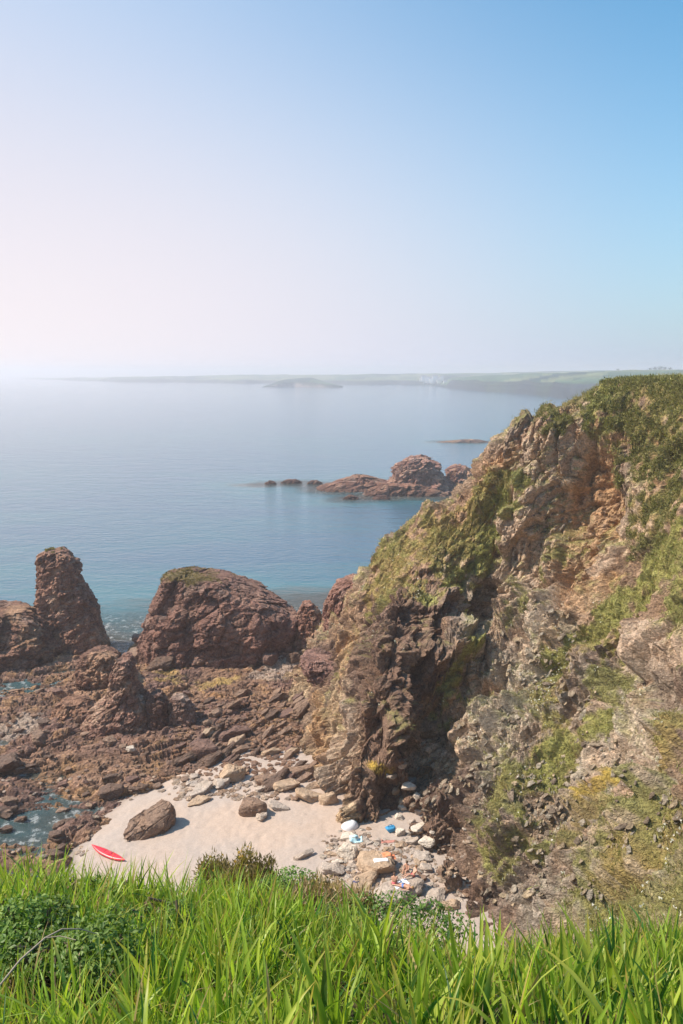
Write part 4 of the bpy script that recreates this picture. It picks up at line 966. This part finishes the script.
def sword(base, az, length, width, lean, curve, col, seed, segs=7, tipc=None, twist=None):
    """long folded leaves: three vertices a row; arrays per leaf"""
    r = np.random.RandomState(seed); n = len(base)
    s = np.linspace(0, 1, segs + 1)
    ang = lean[:, None] + curve[:, None] * s[None] ** 1.7            # angle from vertical
    step = (length / segs)[:, None]
    dh = np.sin(ang) * step; dv = np.cos(ang) * step
    H = np.concatenate([np.zeros((n, 1)), np.cumsum(dh[:, :-1], 1)], 1); Z = np.concatenate([np.zeros((n, 1)), np.cumsum(dv[:, :-1], 1)], 1)
    ca_, sa_ = np.cos(az)[:, None], np.sin(az)[:, None]
    C_ = np.stack([base[:, 0:1] + H * ca_, base[:, 1:2] + H * sa_, base[:, 2:3] + Z], 2)
    tw = r.uniform(-1.3, 1.3, n) if twist is None else twist
    sa = az + math.pi / 2 + tw
    side = np.stack([np.cos(sa), np.sin(sa), np.zeros(n)], 1)[:, None, :]
    wv = (width[:, None] * np.minimum(1, .45 + 1.6 * s)[None] * (1 - s[None] ** 2.6) * .5)[:, :, None]
    fold = np.cross(side[:, 0], np.array([0, 0, 1.]))[:, None, :]
    A = C_ - side * wv; B = C_ + side * wv; M_ = C_ + fold * wv * .45
    V = np.stack([A, M_, B], 2).reshape(-1, 3)
    idx = np.arange(n * (segs + 1) * 3).reshape(n, segs + 1, 3)
    f1 = np.stack([idx[:, :-1, 0], idx[:, :-1, 1], idx[:, 1:, 1], idx[:, 1:, 0]], -1).reshape(-1, 4)
    f2 = np.stack([idx[:, :-1, 1], idx[:, :-1, 2], idx[:, 1:, 2], idx[:, 1:, 1]], -1).reshape(-1, 4)
    c_ = np.repeat(col[:, None, :], segs + 1, 1) * (1 + r.normal(size=(n, segs + 1, 1)) * .05)
    if tipc is not None:
        k = (s[None, :, None] ** 5) * tipc[:, None, None]
        c_ = c_ * (1 - k) + np.array([.45, .28, .05]) * k
    c_ = np.repeat(c_[:, :, None, :], 3, 2)
    c_[:, :, 1] *= 1.12
    return V, np.concatenate([f1, f2]), c_.reshape(-1, 3)

def leafset(n, xr, yr, lr, wr, seed, dens=None, colA=(.17, .27, .035), colB=(.34, .42, .07), dark=.2, dead=.05, leanmax=.5, zoff=0):
    r = np.random.RandomState(seed)
    x = r.uniform(*xr, n * 3); y = r.uniform(*yr, n * 3)
    if dens is not None:
        k = r.rand(n * 3) < dens(x, y); x, y = x[k][:n], y[k][:n]
    else: x, y = x[:n], y[:n]
    n = len(x)
    # clumps: leaves fan out of shared crowns
    nc = max(1, n // 9); cid = r.randint(0, nc, n)
    x = x[cid] + r.normal(size=n) * .035; y = y[cid] + r.normal(size=n) * .035
    csz = r.uniform(.62, 1.12, nc)[cid]; ctone = r.uniform(.72, 1.18, nc)[cid]
    base = np.stack([x, y, gz(x, y) - .03 + zoff], 1)
    t = r.rand(n, 1)
    col = np.array(colA) * (1 - t) + np.array(colB) * t
    dk = r.rand(n) < dark; col[dk] = np.array([.05, .13, .03]) * r.uniform(.8, 1.3, (dk.sum(), 1))
    dd = r.rand(n) < dead; col[dd] = np.array([.36, .27, .13]) * r.uniform(.6, 1.2, (dd.sum(), 1))
    col = col * ctone[:, None]
    L_ = r.uniform(*lr, n) * csz; W_ = r.uniform(*wr, n)
    lean = np.abs(r.normal(0, leanmax * .5, n)) + .03; curve = np.abs(r.normal(0, .55, n)) + .05
    bent = r.rand(n) < .16; curve[bent] += r.uniform(.6, 1.7, bent.sum())
    az = r.uniform(0, 2 * math.pi, n)
    return sword(base, az, L_, W_, lean, curve, col, seed + 1, tipc=(r.rand(n) < .42) * r.uniform(.3, 1, n))

def dens_right(x, y):
    return np.where(x > -.3 - .1 * y, 1.0, .35)
parts = [leafset(4600, (-2.6, 3.4), (1.75, 3.7), (.20, .42), (.009, .024), 21, dens_right, dead=.07, leanmax=.6),
         leafset(4200, (-.6, 4.0), (3.0, 4.7), (.20, .42), (.009, .023), 22, dead=.07, leanmax=.6),
         leafset(1050, (-.9, 3.0), (1.7, 3.5), (.34, .56), (.022, .038), 25, None, (.17, .27, .035), (.36, .42, .07), .15, .03, .4),
         leafset(9000, (-3.2, 3.6), (1.8, 5.0), (.14, .38), (.003, .008), 23, None, (.21, .29, .06), (.38, .43, .12), .15, .22, .8),
         leafset(3400, (-2.9, .5), (3.2, 5.3), (.28, .50), (.010, .022), 24, lambda x, y: np.where((x > -2.3) & (x < -.4), 1, .35), (.20, .31, .05), (.36, .44, .09), .08, .06, .5),
         leafset(3400, (-3.2, -.4), (2.0, 4.8), (.28, .52), (.009, .020), 26, None, (.17, .27, .04), (.33, .41, .08), .1, .1, .6)]
Vv, Ff, Cc = [], [], []; off = 0
for (V, Fc, c_) in parts:
    Vv.append(V); Ff.append(Fc + off); Cc.append(c_); off += len(V)
o = mk('grass', np.concatenate(Vv), np.concatenate(Ff), M_LEAF, smooth=True, col=np.clip(np.concatenate(Cc), .01, .7))
tag(o, 'lush bright green sword shaped leaves and grass along the bottom', 'grass', kind='stuff')

def leafy(n, cen, rad, size, colA, colB, seed, shell=.55):
    """small oval leaves filling a bumpy volume"""
    r = np.random.RandomState(seed)
    d = r.normal(size=(n, 3)); d /= np.linalg.norm(d, axis=1, keepdims=True)
    rr = r.uniform(shell, 1, n) ** .7
    lump = 1 + .28 * fbm(d * 1.0 + seed, .55, 3, seed)
    p_ = cen + d * (rr * lump)[:, None] * rad
    nn = d * .5 + r.normal(size=(n, 3)) * .55 + [0, 0, .45]; nn /= np.linalg.norm(nn, axis=1, keepdims=True)
    u = np.cross(nn, r.normal(size=(n, 3))); u /= np.linalg.norm(u, axis=1, keepdims=True); v = np.cross(nn, u)
    s = (size * r.uniform(.6, 1.4, n))[:, None]
    q = np.stack([p_ - u * s, p_ + v * s * .5 + nn * s * .12, p_ + u * s, p_ - v * s * .5 + nn * s * .12], 1).reshape(-1, 3)
    t = r.rand(n, 1); c_ = np.array(colA) * (1 - t) + np.array(colB) * t
    return q, np.arange(len(q)).reshape(-1, 4), np.repeat(c_, 4, 0)

def stems(cen, base, rad, n, seed, thick=.012):
    r = np.random.RandomState(seed); parts = []
    for k in range(n):
        d = r.normal(size=3); d /= np.linalg.norm(d); end = cen + d * rad * .9; end[2] = max(end[2], base[2] + .1)
        mid = (base + end) / 2 + r.normal(size=3) * .06 + [0, 0, .04]
        b0 = base + r.normal(size=3) * [.15, .15, 0]
        parts.append(tube([b0, mid, end], [thick, thick * .7, thick * .3]))
    return joinmesh(parts)
def tube(pts, rads, ns=5):
    pts = [np.array(p_, float) for p_ in pts]; V = []
    for i, p_ in enumerate(pts):
        a_ = pts[min(i + 1, len(pts) - 1)] - pts[max(i - 1, 0)]; a_ = a_ / (np.linalg.norm(a_) + 1e-9)
        u = np.cross(a_, [.3, .5, .81]); u /= np.linalg.norm(u); v = np.cross(a_, u)
        for k in range(ns):
            t = 2 * math.pi * k / ns; V.append(p_ + rads[i] * (math.cos(t) * u + math.sin(t) * v))
    idx = np.arange(len(V)).reshape(-1, ns)
    return np.array(V), np.stack([idx[:-1], np.roll(idx, -1, 1)[:-1], np.roll(idx, -1, 1)[1:], idx[1:]], -1).reshape(-1, 4)

def shrub(name, lumps, size, n, colA, colB, label, seed, spiky=False, flowers=None, cat='shrub'):
    """lumps: (px, py, Y, rx, ry, rz); py is the crown's centre"""
    r = np.random.RandomState(seed); FLQ = []
    q0 = P(lumps[0][0], lumps[0][1], Y=lumps[0][2]); g0 = gz(q0[0], q0[1])
    t = empty(name, (q0[0], q0[1], g0)); tag(t, label, cat)
    org = np.array([q0[0], q0[1], g0])
    A, Bf, Cc, S_ = [], [], [], []; off = 0
    tot = sum(l[3] * l[4] for l in lumps)
    for i, (px, py, Y, rx, ry, rz) in enumerate(lumps):
        cen = P(px, py, Y=Y); rad = np.array([rx, ry, rz])
        nn = int(n * rx * ry / tot)
        if spiky:
            d = r.normal(size=(nn, 3)); d /= np.linalg.norm(d, axis=1, keepdims=True)
            p_ = cen + d * (r.uniform(.3, 1, nn) * (1 + .35 * fbm(d + seed, .5, 3, seed + i)))[:, None] * rad
            c_ = np.array(colA) + (np.array(colB) - np.array(colA)) * r.rand(nn, 1)
            q, f_, cc = tufts(p_, d, c_, size, size * 2.2, 2, seed + i, .5, .16)
            f_ = np.concatenate([f_], 0)
        else:
            q, f_, cc = leafy(nn, cen, rad, size, colA, colB, seed + i)
        if flowers and i < 2:
            d = r.normal(size=(flowers[0] // 2, 3)); d /= np.linalg.norm(d, axis=1, keepdims=True)
            q3, f3, c3 = leafy(flowers[0] // 2, cen, rad * 1.02, .016, flowers[1], flowers[1], seed + 90 + i, .95)
            A.append(q3 - org); FLQ.append((off, f3, c3)); Bf.append(np.concatenate([f3[:, [0, 1, 2]], f3[:, [0, 2, 3]]]) + off); Cc.append(c3); off += len(q3)
        cc = cc * r.uniform(.7, 1.2); A.append(q - org); Bf.append(f_ + off); Cc.append(cc); off += len(q)
        S_.append(stems(cen, np.array([cen[0], cen[1], gz(cen[0], cen[1]) - .05]), rad, 14, seed + 50 + i))
    mk('foliage', np.concatenate(A), np.concatenate(Bf), M_SHRUB, t, col=np.clip(np.concatenate(Cc), .01, .7))
    V, Fc = joinmesh(S_); mk('stem', V - org, Fc, M_BARK, t)
    if False:
        cen = P(lumps[0][0], lumps[0][1], Y=lumps[0][2]); d = r.normal(size=(flowers[0], 3)); d /= np.linalg.norm(d, axis=1, keepdims=True); d[:, 2] = np.abs(d[:, 2])
        p_ = cen + d * np.array(lumps[0][3:6])
        q, f_, cc = leafy(flowers[0], cen, np.array(lumps[0][3:6]) * 1.02, .016, flowers[1], flowers[1], seed + 90, .95)
        mk('flower', q - org, f_, M_SHRUB, t, col=cc)
    return t
_rb = np.random.RandomState(9); _l = []
for k_ in range(24):
    px_ = _rb.uniform(-30, 105) if k_ < 17 else _rb.uniform(100, 180); Y_ = _rb.uniform(3.0, 4.7)
    py_ = 902 + (4.7 - Y_) * 34 + (22 if k_ >= 17 else 0) + _rb.uniform(-12, 16)
    _l.append((px_, py_ - 13, Y_, _rb.uniform(.12, .26), _rb.uniform(.12, .26), _rb.uniform(.07, .16)))
shrub('bramble_bush', _l, .015, 20000, (.08, .15, .028), (.21, .30, .06), 'dense small leaved green bush filling the left of the bank', 701)
shrub('gorse_bush', [(212, 874, 5.6, .14, .2, .12), (246, 868, 5.7, .10, .2, .15), (228, 880, 5.5, .22, .2, .1), (264, 876, 5.6, .10, .2, .13), (240, 888, 5.4, .3, .2, .12)], .024, 4200, (.13, .10, .045), (.25, .19, .08), 'olive spiky bush with orange brown tips in front of the sand', 702, spiky=True, flowers=(120, (.42, .24, .03)))
shrub('green_bush', [(292, 892, 5.2, .24, .25, .12), (272, 894, 5.2, .2, .2, .1), (305, 902, 5.0, .26, .2, .1)], .014, 5200, (.09, .16, .04), (.18, .27, .06), 'small rounded green bush right of the spiky olive bush', 703)
shrub('bracken_bush', [(322, 903, 5.0, .26, .22, .12), (300, 912, 4.8, .3, .25, .1), (352, 910, 4.8, .22, .2, .1)], .03, 3600, (.24, .16, .09), (.38, .28, .18), 'dry brown dead bracken clump above the green leaves', 704, spiky=True)
shrub('green_bush', [(400, 930, 4.6, .5, .3, .2), (340, 925, 4.7, .4, .3, .14)], .015, 7000, (.07, .13, .03), (.15, .24, .05), 'dark green leafy bush just behind the leaf tips below the sunbathers', 705)
for i, (x, y) in enumerate([(150, 955), (235, 950), (100, 945)]):
    pass
# dead curved twig on the left
pts = [P(0, 985, Y=2.4), P(20, 960, Y=2.5), P(45, 938, Y=2.6), (P(62, 929, Y=2.65)), P(80, 929, Y=2.7), P(97, 934, Y=2.75)]
V, Fc = tube(pts, [.004, .004, .0035, .003, .0025, .002], 6)
V2, F2 = tube([P(45, 938, Y=2.6), P(60, 936, Y=2.62), P(76, 940, Y=2.6)], [.0025, .002, .0015], 5)
V, Fc = joinmesh([(V, Fc), (V2, F2)])
o = mk('twig', V, Fc, M_TWIG, smooth=True); tag(o, 'bare pale curved dead twig arching over the left bush', 'twig')

# ---------------------------------------------------------------- kayak, towels, bags, shelter, people
def kayak():
    a_ = pick(92, 850); b_ = pick(125, 862); a_ = np.array(a_); b_ = np.array(b_)
    c_ = (a_ + b_) / 2; L_ = np.linalg.norm((b_ - a_)[:2]); rz = math.atan2(b_[1] - a_[1], b_[0] - a_[0])
    t = empty('kayak', tuple(c_ + [0, 0, .02]), rz); tag(t, 'bright red kayak lying on the sand just above the leaf tips', 'kayak')
    n = 25; s = np.linspace(-1, 1, n); m_ = 14
    V = []
    for si in s:
        wd = .37 * max(.02, (1 - abs(si) ** 2.4)) ; up = .16 * abs(si) ** 3
        for k in range(m_):
            th = 2 * math.pi * k / m_
            y_ = math.cos(th) * wd; z_ = math.sin(th); z_ = z_ * (.2 if z_ < 0 else .13) * (1 - abs(si) ** 6 * .8) + .2 + up
            V.append((si * L_ / 2, y_, z_))
    V = np.array(V); idx = np.arange(n * m_).reshape(n, m_); Fq = np.stack([idx[:-1], np.roll(idx, -1, 1)[:-1], np.roll(idx, -1, 1)[1:], idx[1:]], -1).reshape(-1, 4)
    mk('hull', V, Fq, plain_mat('red_plastic', (.75, .03, .05), .35, .05), t, smooth=True)
    th = np.linspace(0, 2 * math.pi, 25)[:-1]
    rows = [(.42, .22, .32), (.44, .24, .36), (.38, .20, .35), (.34, .17, .24), (.01, .01, .22)]
    V = np.concatenate([np.stack([np.cos(th) * r1, np.sin(th) * r2, np.full(24, z_)], 1) for r1, r2, z_ in rows]); idx = np.arange(len(V)).reshape(-1, 24)
    mk('seat', V, np.stack([idx[:-1], np.roll(idx, -1, 1)[:-1], np.roll(idx, -1, 1)[1:], idx[1:]], -1).reshape(-1, 4), plain_mat('dark_red_plastic', (.35, .02, .03), .5, .05), t, smooth=True)
kayak()

bpy.context.view_layer.update()
deps = bpy.context.evaluated_depsgraph_get()
def hit(px, py):
    r_, loc, nrm, *_ = SC.ray_cast(deps, CAM + Vector(ray(px, py)).normalized() * 15, Vector(ray(px, py)).normalized())
    return loc if r_ else pick(px, py)
def cloth(px, py, lx, ly, rz, base, label, name='towel', thick=.03, cat='towel'):
    bpy.context.view_layer.update()
    q = hit(px, py); nx_, ny_ = 16, 10
    V = []
    dg = bpy.context.evaluated_depsgraph_get()
    for j in range(ny_):
        for i in range(nx_):
            u = (i / (nx_ - 1) - .5) * lx; v = (j / (ny_ - 1) - .5) * ly
            x = q.x + u * math.cos(rz) - v * math.sin(rz); y = q.y + u * math.sin(rz) + v * math.cos(rz)
            r_, loc, *_ = SC.ray_cast(dg, Vector((x, y, q.z + 1.2)), Vector((0, 0, -1)))
            z = loc.z if r_ else q.z
            z = max(min(z, q.z + .35), q.z - .35)
            V.append((x, y, z + thick + .01 * math.sin(u * 9) * math.cos(v * 7)))
    V = np.array(V); n_ = len(V); Vb = V - [0, 0, thick * .8]
    f_ = gridfaces(nx_, ny_); i_ = np.arange(n_).reshape(ny_, nx_)
    ring = list(i_[0, :]) + list(i_[1:, -1]) + list(i_[-1, :-1][::-1]) + list(i_[1:-1, 0][::-1])
    sd = np.array([[ring[k], ring[k] + n_, ring[(k + 1) % len(ring)] + n_, ring[(k + 1) % len(ring)]] for k in range(len(ring))])
    o = mk(name, np.concatenate([V, Vb]), np.concatenate([f_, f_[:, ::-1] + n_, sd]), plain_mat(name + '_cloth', base, .9, .12, 4), smooth=True)
    tag(o, label, cat); return o
cloth(389, 854, 1.1, .6, .2, (.75, .25, .12), 'orange red towel spread at the back of the oval boulder')
cloth(381, 860, 1.2, .45, .15, (.8, .76, .74), 'white towel spread along the middle of the oval boulder')
cloth(401, 884, 1.2, .7, .5, (.75, .76, .85), 'pale blue white towel beside the sitting sunbathers')
cloth(388, 842, 1.2, .35, .2, (.45, .2, .16), 'narrow brick red towel on the sand above the oval boulder')
cloth(356, 839, 1.1, .5, .1, (.45, .68, .75), 'pale turquoise towel on the stones below the white shelter')

def shelter():
    q = pick(350, 827); t = empty('beach_shelter', tuple(q), .3); tag(t, 'small white domed beach shelter against the cliff foot', 'shelter')
    V = []; n = 14
    for j in range(7):
        ph = j / 6 * math.pi / 2
        for i in range(n):
            th = 2 * math.pi * i / n
            r_ = math.cos(ph); V.append((math.cos(th) * r_ * .8, math.sin(th) * r_ * .55, math.sin(ph) * .6))
    V = np.array(V); V[:, 2] += .04 * np.sin(V[:, 0] * 6); idx = np.arange(len(V)).reshape(-1, n)
    mk('canopy', V, np.stack([idx[:-1], np.roll(idx, -1, 1)[:-1], np.roll(idx, -1, 1)[1:], idx[1:]], -1).reshape(-1, 4), plain_mat('white_nylon', (.85, .84, .86), .5, .05), t, smooth=True)
    V, Fc = tube([(-.82, 0, 0), (-.58, 0, .46), (0, 0, .65), (.58, 0, .46), (.82, 0, 0)], [.02] * 5, 6)
    mk('pole', V, Fc, plain_mat('pole_paint', (.3, .5, .6), .4), t)
shelter()

def bag(px, py, sx_, sy_, sz_, colr, label, seed):
    q = pick(px, py); t = empty('bag', tuple(q), .4); tag(t, label, 'bag')
    V, Fc = stone(seed, 5, 3, noise=.06); V = np.sign(V) * np.abs(V) ** .7 * [sx_ / 2, sy_ / 2, sz_ / 2] + [0, 0, sz_ * .45]
    mk('body', V, Fc, plain_mat('bag_cloth', colr, .7, .2, 6), t, smooth=True)
    h = sz_ * .9
    V, Fc = tube([(-sx_ * .25, 0, h * .9), (-sx_ * .15, 0, h * 1.25), (sx_ * .15, 0, h * 1.25), (sx_ * .25, 0, h * .9)], [.03] * 4, 6)
    mk('handle', V, Fc, plain_mat('bag_strap', tuple(c_ * .5 for c_ in colr), .8), t)
bag(390, 831, .8, .6, .55, (.04, .26, .5), 'bright blue bag alone on the sand by the cliff foot', 801)
bag(357, 886, .55, .5, .7, (.05, .05, .12), 'dark navy bag among the stones left of the sunbathers', 802)

SKIN = plain_mat('skin', (.52, .29, .20), .55, .08, 8)
def person(px, py, rz, pose, suit, hairc, label):
    """seated figure, one continuous skinned body; local +Y is the way the person faces"""
    bpy.context.view_layer.update()
    q = hit(px, py)
    t = empty('person', (q.x, q.y, q.z), rz); tag(t, label, 'person', 'sunbathers on the flat slab')
    if pose == 'sit':       # legs bent in front, arms round the knees
        J = dict(pelvis=(0, 0, .12), waist=(0, -.03, .3), chest=(0, .0, .5), neck=(0, .03, .66), chin=(0, .06, .72), head=(0, .07, .82), top=(0, .06, .9))
        for s, n_ in ((-1, 'l'), (1, 'r')):
            J.update({'hip' + n_: (s * .1, .02, .11), 'knee' + n_: (s * .13, .40, .40), 'ankle' + n_: (s * .12, .60, .07), 'toe' + n_: (s * .13, .76, .04), 'sh' + n_: (s * .18, .0, .57), 'el' + n_: (s * .25, .22, .38), 'wr' + n_: (s * .1, .42, .34), 'hd' + n_: (s * .03, .49, .33)})
    elif pose == 'recline':  # legs stretched, leaning back on the hands
        J = dict(pelvis=(0, 0, .11), waist=(0, -.1, .27), chest=(0, -.2, .45), neck=(0, -.26, .60), chin=(0, -.25, .66), head=(0, -.25, .76), top=(0, -.26, .85))
        for s, n_ in ((-1, 'l'), (1, 'r')):
            J.update({'hip' + n_: (s * .1, .03, .1), 'knee' + n_: (s * .12, .46, .18 if s > 0 else .3), 'ankle' + n_: (s * .12, .86, .07), 'toe' + n_: (s * .14, .92, .2), 'sh' + n_: (s * .18, -.22, .52), 'el' + n_: (s * .24, -.4, .3), 'wr' + n_: (s * .24, -.46, .07), 'hd' + n_: (s * .25, -.4, .03)})
    else:                   # lying on the back
        J = dict(pelvis=(0, 0, .11), waist=(0, -.2, .12), chest=(0, -.42, .13), neck=(0, -.6, .14), chin=(0, -.66, .16), head=(0, -.74, .15), top=(0, -.82, .14))
        for s, n_ in ((-1, 'l'), (1, 'r')):
            J.update({'hip' + n_: (s * .1, .03, .1), 'knee' + n_: (s * .12, .46, .12), 'ankle' + n_: (s * .12, .88, .07), 'toe' + n_: (s * .16, .94, .17), 'sh' + n_: (s * .19, -.5, .12), 'el' + n_: (s * .32, -.26, .08), 'wr' + n_: (s * .36, -.02, .07), 'hd' + n_: (s * .36, .08, .06)})
    R = dict(pelvis=.14, waist=.115, chest=.13, neck=.05, chin=.07, head=.095, top=.05, hip=.095, knee=.058, ankle=.04, toe=.03, sh=.065, el=.042, wr=.03, hd=.035)
    keys = list(J); ix = {k: i for i, k in enumerate(keys)}
    E = [('pelvis', 'waist'), ('waist', 'chest'), ('chest', 'neck'), ('neck', 'chin'), ('chin', 'head'), ('head', 'top')]
    for n_ in 'lr': E += [('pelvis', 'hip' + n_), ('hip' + n_, 'knee' + n_), ('knee' + n_, 'ankle' + n_), ('ankle' + n_, 'toe' + n_), ('chest', 'sh' + n_), ('sh' + n_, 'el' + n_), ('el' + n_, 'wr' + n_), ('wr' + n_, 'hd' + n_)]
    me = bpy.data.meshes.new('body'); me.from_pydata([J[k] for k in keys], [(ix[a_], ix[b_]) for a_, b_ in E], [])
    o = bpy.data.objects.new('body', me); COL.objects.link(o); o.parent = t
    o.modifiers.new('skin', 'SKIN'); 
    if not me.skin_vertices: me.skin_vertices.new()
    for k, i in ix.items():
        r_ = R.get(k, R.get(k[:-1], .05)); me.skin_vertices[0].data[i].radius = (r_, r_); me.skin_vertices[0].data[i].use_root = (k == 'pelvis')
    o.modifiers.new('sub', 'SUBSURF').levels = 2; o.modifiers['sub'].render_levels = 2
    me.materials.append(SKIN)
    def blob(name, cen, rad, c_):
        bm = bmesh.new(); bmesh.ops.create_icosphere(bm, subdivisions=3, radius=1)
        V = np.array([v.co[:] for v in bm.verts]); Fc = np.array([[v.index for v in f.verts] for f in bm.faces]); bm.free()
        V = V * (1 + .05 * fbm(V, .6, 2, 3))[:, None] * rad + cen
        mk(name, V, Fc, plain_mat(name, c_, .8), t, smooth=True)
    hd = np.array(J['head']); blob('hair', hd + [0, -.025, .035], np.array([.105, .11, .105]), hairc)
    pc = np.array(J['pelvis']); blob('swimwear', pc + [0, 0, 0], np.array([.185, .16, .115]), suit)
person(407, 871, 2.6, 'sit', (.05, .05, .1), (.07, .04, .02), 'sunbather sitting upright at the back of the slab, knees drawn up')
person(413, 876, 1.9, 'recline', (.5, .08, .1), (.2, .1, .04), 'sunbather leaning back on the hands nearest the cliff')
person(394, 884, -.3, 'sit', (.6, .12, .15), (.1, .05, .03), 'sunbather in red swimwear sitting in the middle of the flat slab')
person(403, 887, 1.2, 'lie', (.1, .2, .5), (.25, .15, .06), 'sunbather in blue swimwear lying on the front of the slab')

# ---------------------------------------------------------------- haze
bm = bmesh.new(); bmesh.ops.create_cube(bm, size=1)
me = bpy.data.meshes.new('haze'); bm.to_mesh(me); bm.free()
hz = bpy.data.objects.new('haze', me); COL.objects.link(hz)
ZB, ZT = -16.0, 68.0
hz.scale = (48000, 24400, ZT - ZB); hz.location = (0, 11600, (ZB + ZT) / 2)
tag(hz, 'pale sea haze lying over the bay', kind='stuff')
m = bpy.data.materials.new('haze'); m.use_nodes = True; nt = m.node_tree; nt.nodes.clear()
out = nt.nodes.new('ShaderNodeOutputMaterial'); pv = nt.nodes.new('ShaderNodeVolumePrincipled')
pv.inputs['Color'].default_value = (1, .95, .985, 1); pv.inputs['Density'].default_value = HAZE_D = .00042; pv.inputs['Anisotropy'].default_value = .33
nt.links.new(pv.outputs[0], out.inputs['Volume']); me.materials.append(m)

# ---------------------------------------------------------------- light and sky
EL = math.radians(49); SUNV = Vector((-1.0, -.02, 0)).normalized()
AZ = math.atan2(SUNV.x, SUNV.y)
sd = bpy.data.lights.new('sun', 'SUN'); sd.energy = 5.0; sd.angle = math.radians(.6); sd.color = (1, .88, .73)
so = bpy.data.objects.new('sun', sd); COL.objects.link(so)
dirv = Vector((SUNV.x * math.cos(EL), SUNV.y * math.cos(EL), math.sin(EL)))
so.rotation_euler = (-dirv).to_track_quat('-Z', 'Y').to_euler(); so.location = (-30, 20, 90)
W = bpy.data.worlds.new('World'); SC.world = W; W.use_nodes = True; nt = W.node_tree; L = nt.links.new
bg = nt.nodes['Background']
sky = nt.nodes.new('ShaderNodeTexSky'); sky.sky_type = 'NISHITA'; sky.sun_disc = False; sky.sun_elevation = EL; sky.sun_rotation = AZ % (2 * math.pi)
sky.air_density = 1.3; sky.dust_density = 1.5; sky.ozone_density = 2.0
tc = nt.nodes.new('ShaderNodeTexCoord')
# haze bank: whiter low down and towards the sun
nrmz = nt.nodes.new('ShaderNodeVectorMath'); nrmz.operation = 'NORMALIZE'; L(tc.outputs['Generated'], nrmz.inputs[0])
sep = nt.nodes.new('ShaderNodeSeparateXYZ'); L(nrmz.outputs[0], sep.inputs[0])
dot = nt.nodes.new('ShaderNodeVectorMath'); dot.operation = 'DOT_PRODUCT'; L(nrmz.outputs[0], dot.inputs[0]); dot.inputs[1].default_value = (-.80, .60, .05)
g1 = nt.nodes.new('ShaderNodeMapRange'); g1.interpolation_type = 'SMOOTHSTEP'; g1.inputs['From Min'].default_value = .25; g1.inputs['From Max'].default_value = 1.0; L(dot.outputs['Value'], g1.inputs['Value'])
g2 = nt.nodes.new('ShaderNodeMapRange'); g2.interpolation_type = 'SMOOTHSTEP'; g2.inputs['From Min'].default_value = .68; g2.inputs['From Max'].default_value = -.03; dv2 = nt.nodes.new('ShaderNodeVectorMath'); dv2.operation = 'DOT_PRODUCT'; L(nrmz.outputs[0], dv2.inputs[0]); dv2.inputs[1].default_value = (.5, 0, 1); L(dv2.outputs['Value'], g2.inputs['Value'])
mxa = nt.nodes.new('ShaderNodeMix'); mxa.data_type = 'RGBA'; L(g2.outputs[0], mxa.inputs['Factor']); 
scs = nt.nodes.new('ShaderNodeVectorMath'); scs.operation = 'MULTIPLY'; L(sky.outputs[0], scs.inputs[0]); scs.inputs[1].default_value = (.50, 1.06, 1.24)
L(scs.outputs[0], mxa.inputs['A']); mxa.inputs['B'].default_value = (4.3, 4.7, 5.8, 1)
mxb = nt.nodes.new('ShaderNodeMix'); mxb.data_type = 'RGBA'; gm = nt.nodes.new('ShaderNodeMath'); gm.operation = 'MULTIPLY'; L(g1.outputs[0], gm.inputs[0]); gv = nt.nodes.new('ShaderNodeMapRange'); gv.interpolation_type = 'SMOOTHSTEP'; gv.inputs['From Min'].default_value = .42; gv.inputs['From Max'].default_value = .0; gv.inputs['To Min'].default_value = .12; L(sep.outputs['Z'], gv.inputs['Value']); L(gv.outputs[0], gm.inputs[1])
L(gm.outputs[0], mxb.inputs['Factor']); L(mxa.outputs['Result'], mxb.inputs['A']); mxb.inputs['B'].default_value = (6.6, 6.0, 6.15, 1)
L(mxb.outputs['Result'], bg.inputs['Color']); bg.inputs['Strength'].default_value = .105

cam = bpy.data.cameras.new('camera'); co = bpy.data.objects.new('camera', cam); COL.objects.link(co); SC.camera = co
co.location = (0, 0, CAMZ); co.rotation_euler = (math.pi / 2 - TH, 0, 0)
cam.sensor_fit = 'VERTICAL'; cam.sensor_height = 36; cam.lens = 36 * F / 1024; cam.clip_start = .05; cam.clip_end = 60000
SC.view_settings.view_transform = 'Standard'; SC.view_settings.look = 'None'; SC.view_settings.exposure = 0.52; SC.view_settings.gamma = 1
SC.render.engine = 'CYCLES'; SC.cycles.use_denoising = True; SC.cycles.max_bounces = 6; SC.cycles.volume_bounces = 3; SC.cycles.transparent_max_bounces = 12
SC.cycles.diffuse_bounces = 3; SC.cycles.sample_clamp_indirect = 6
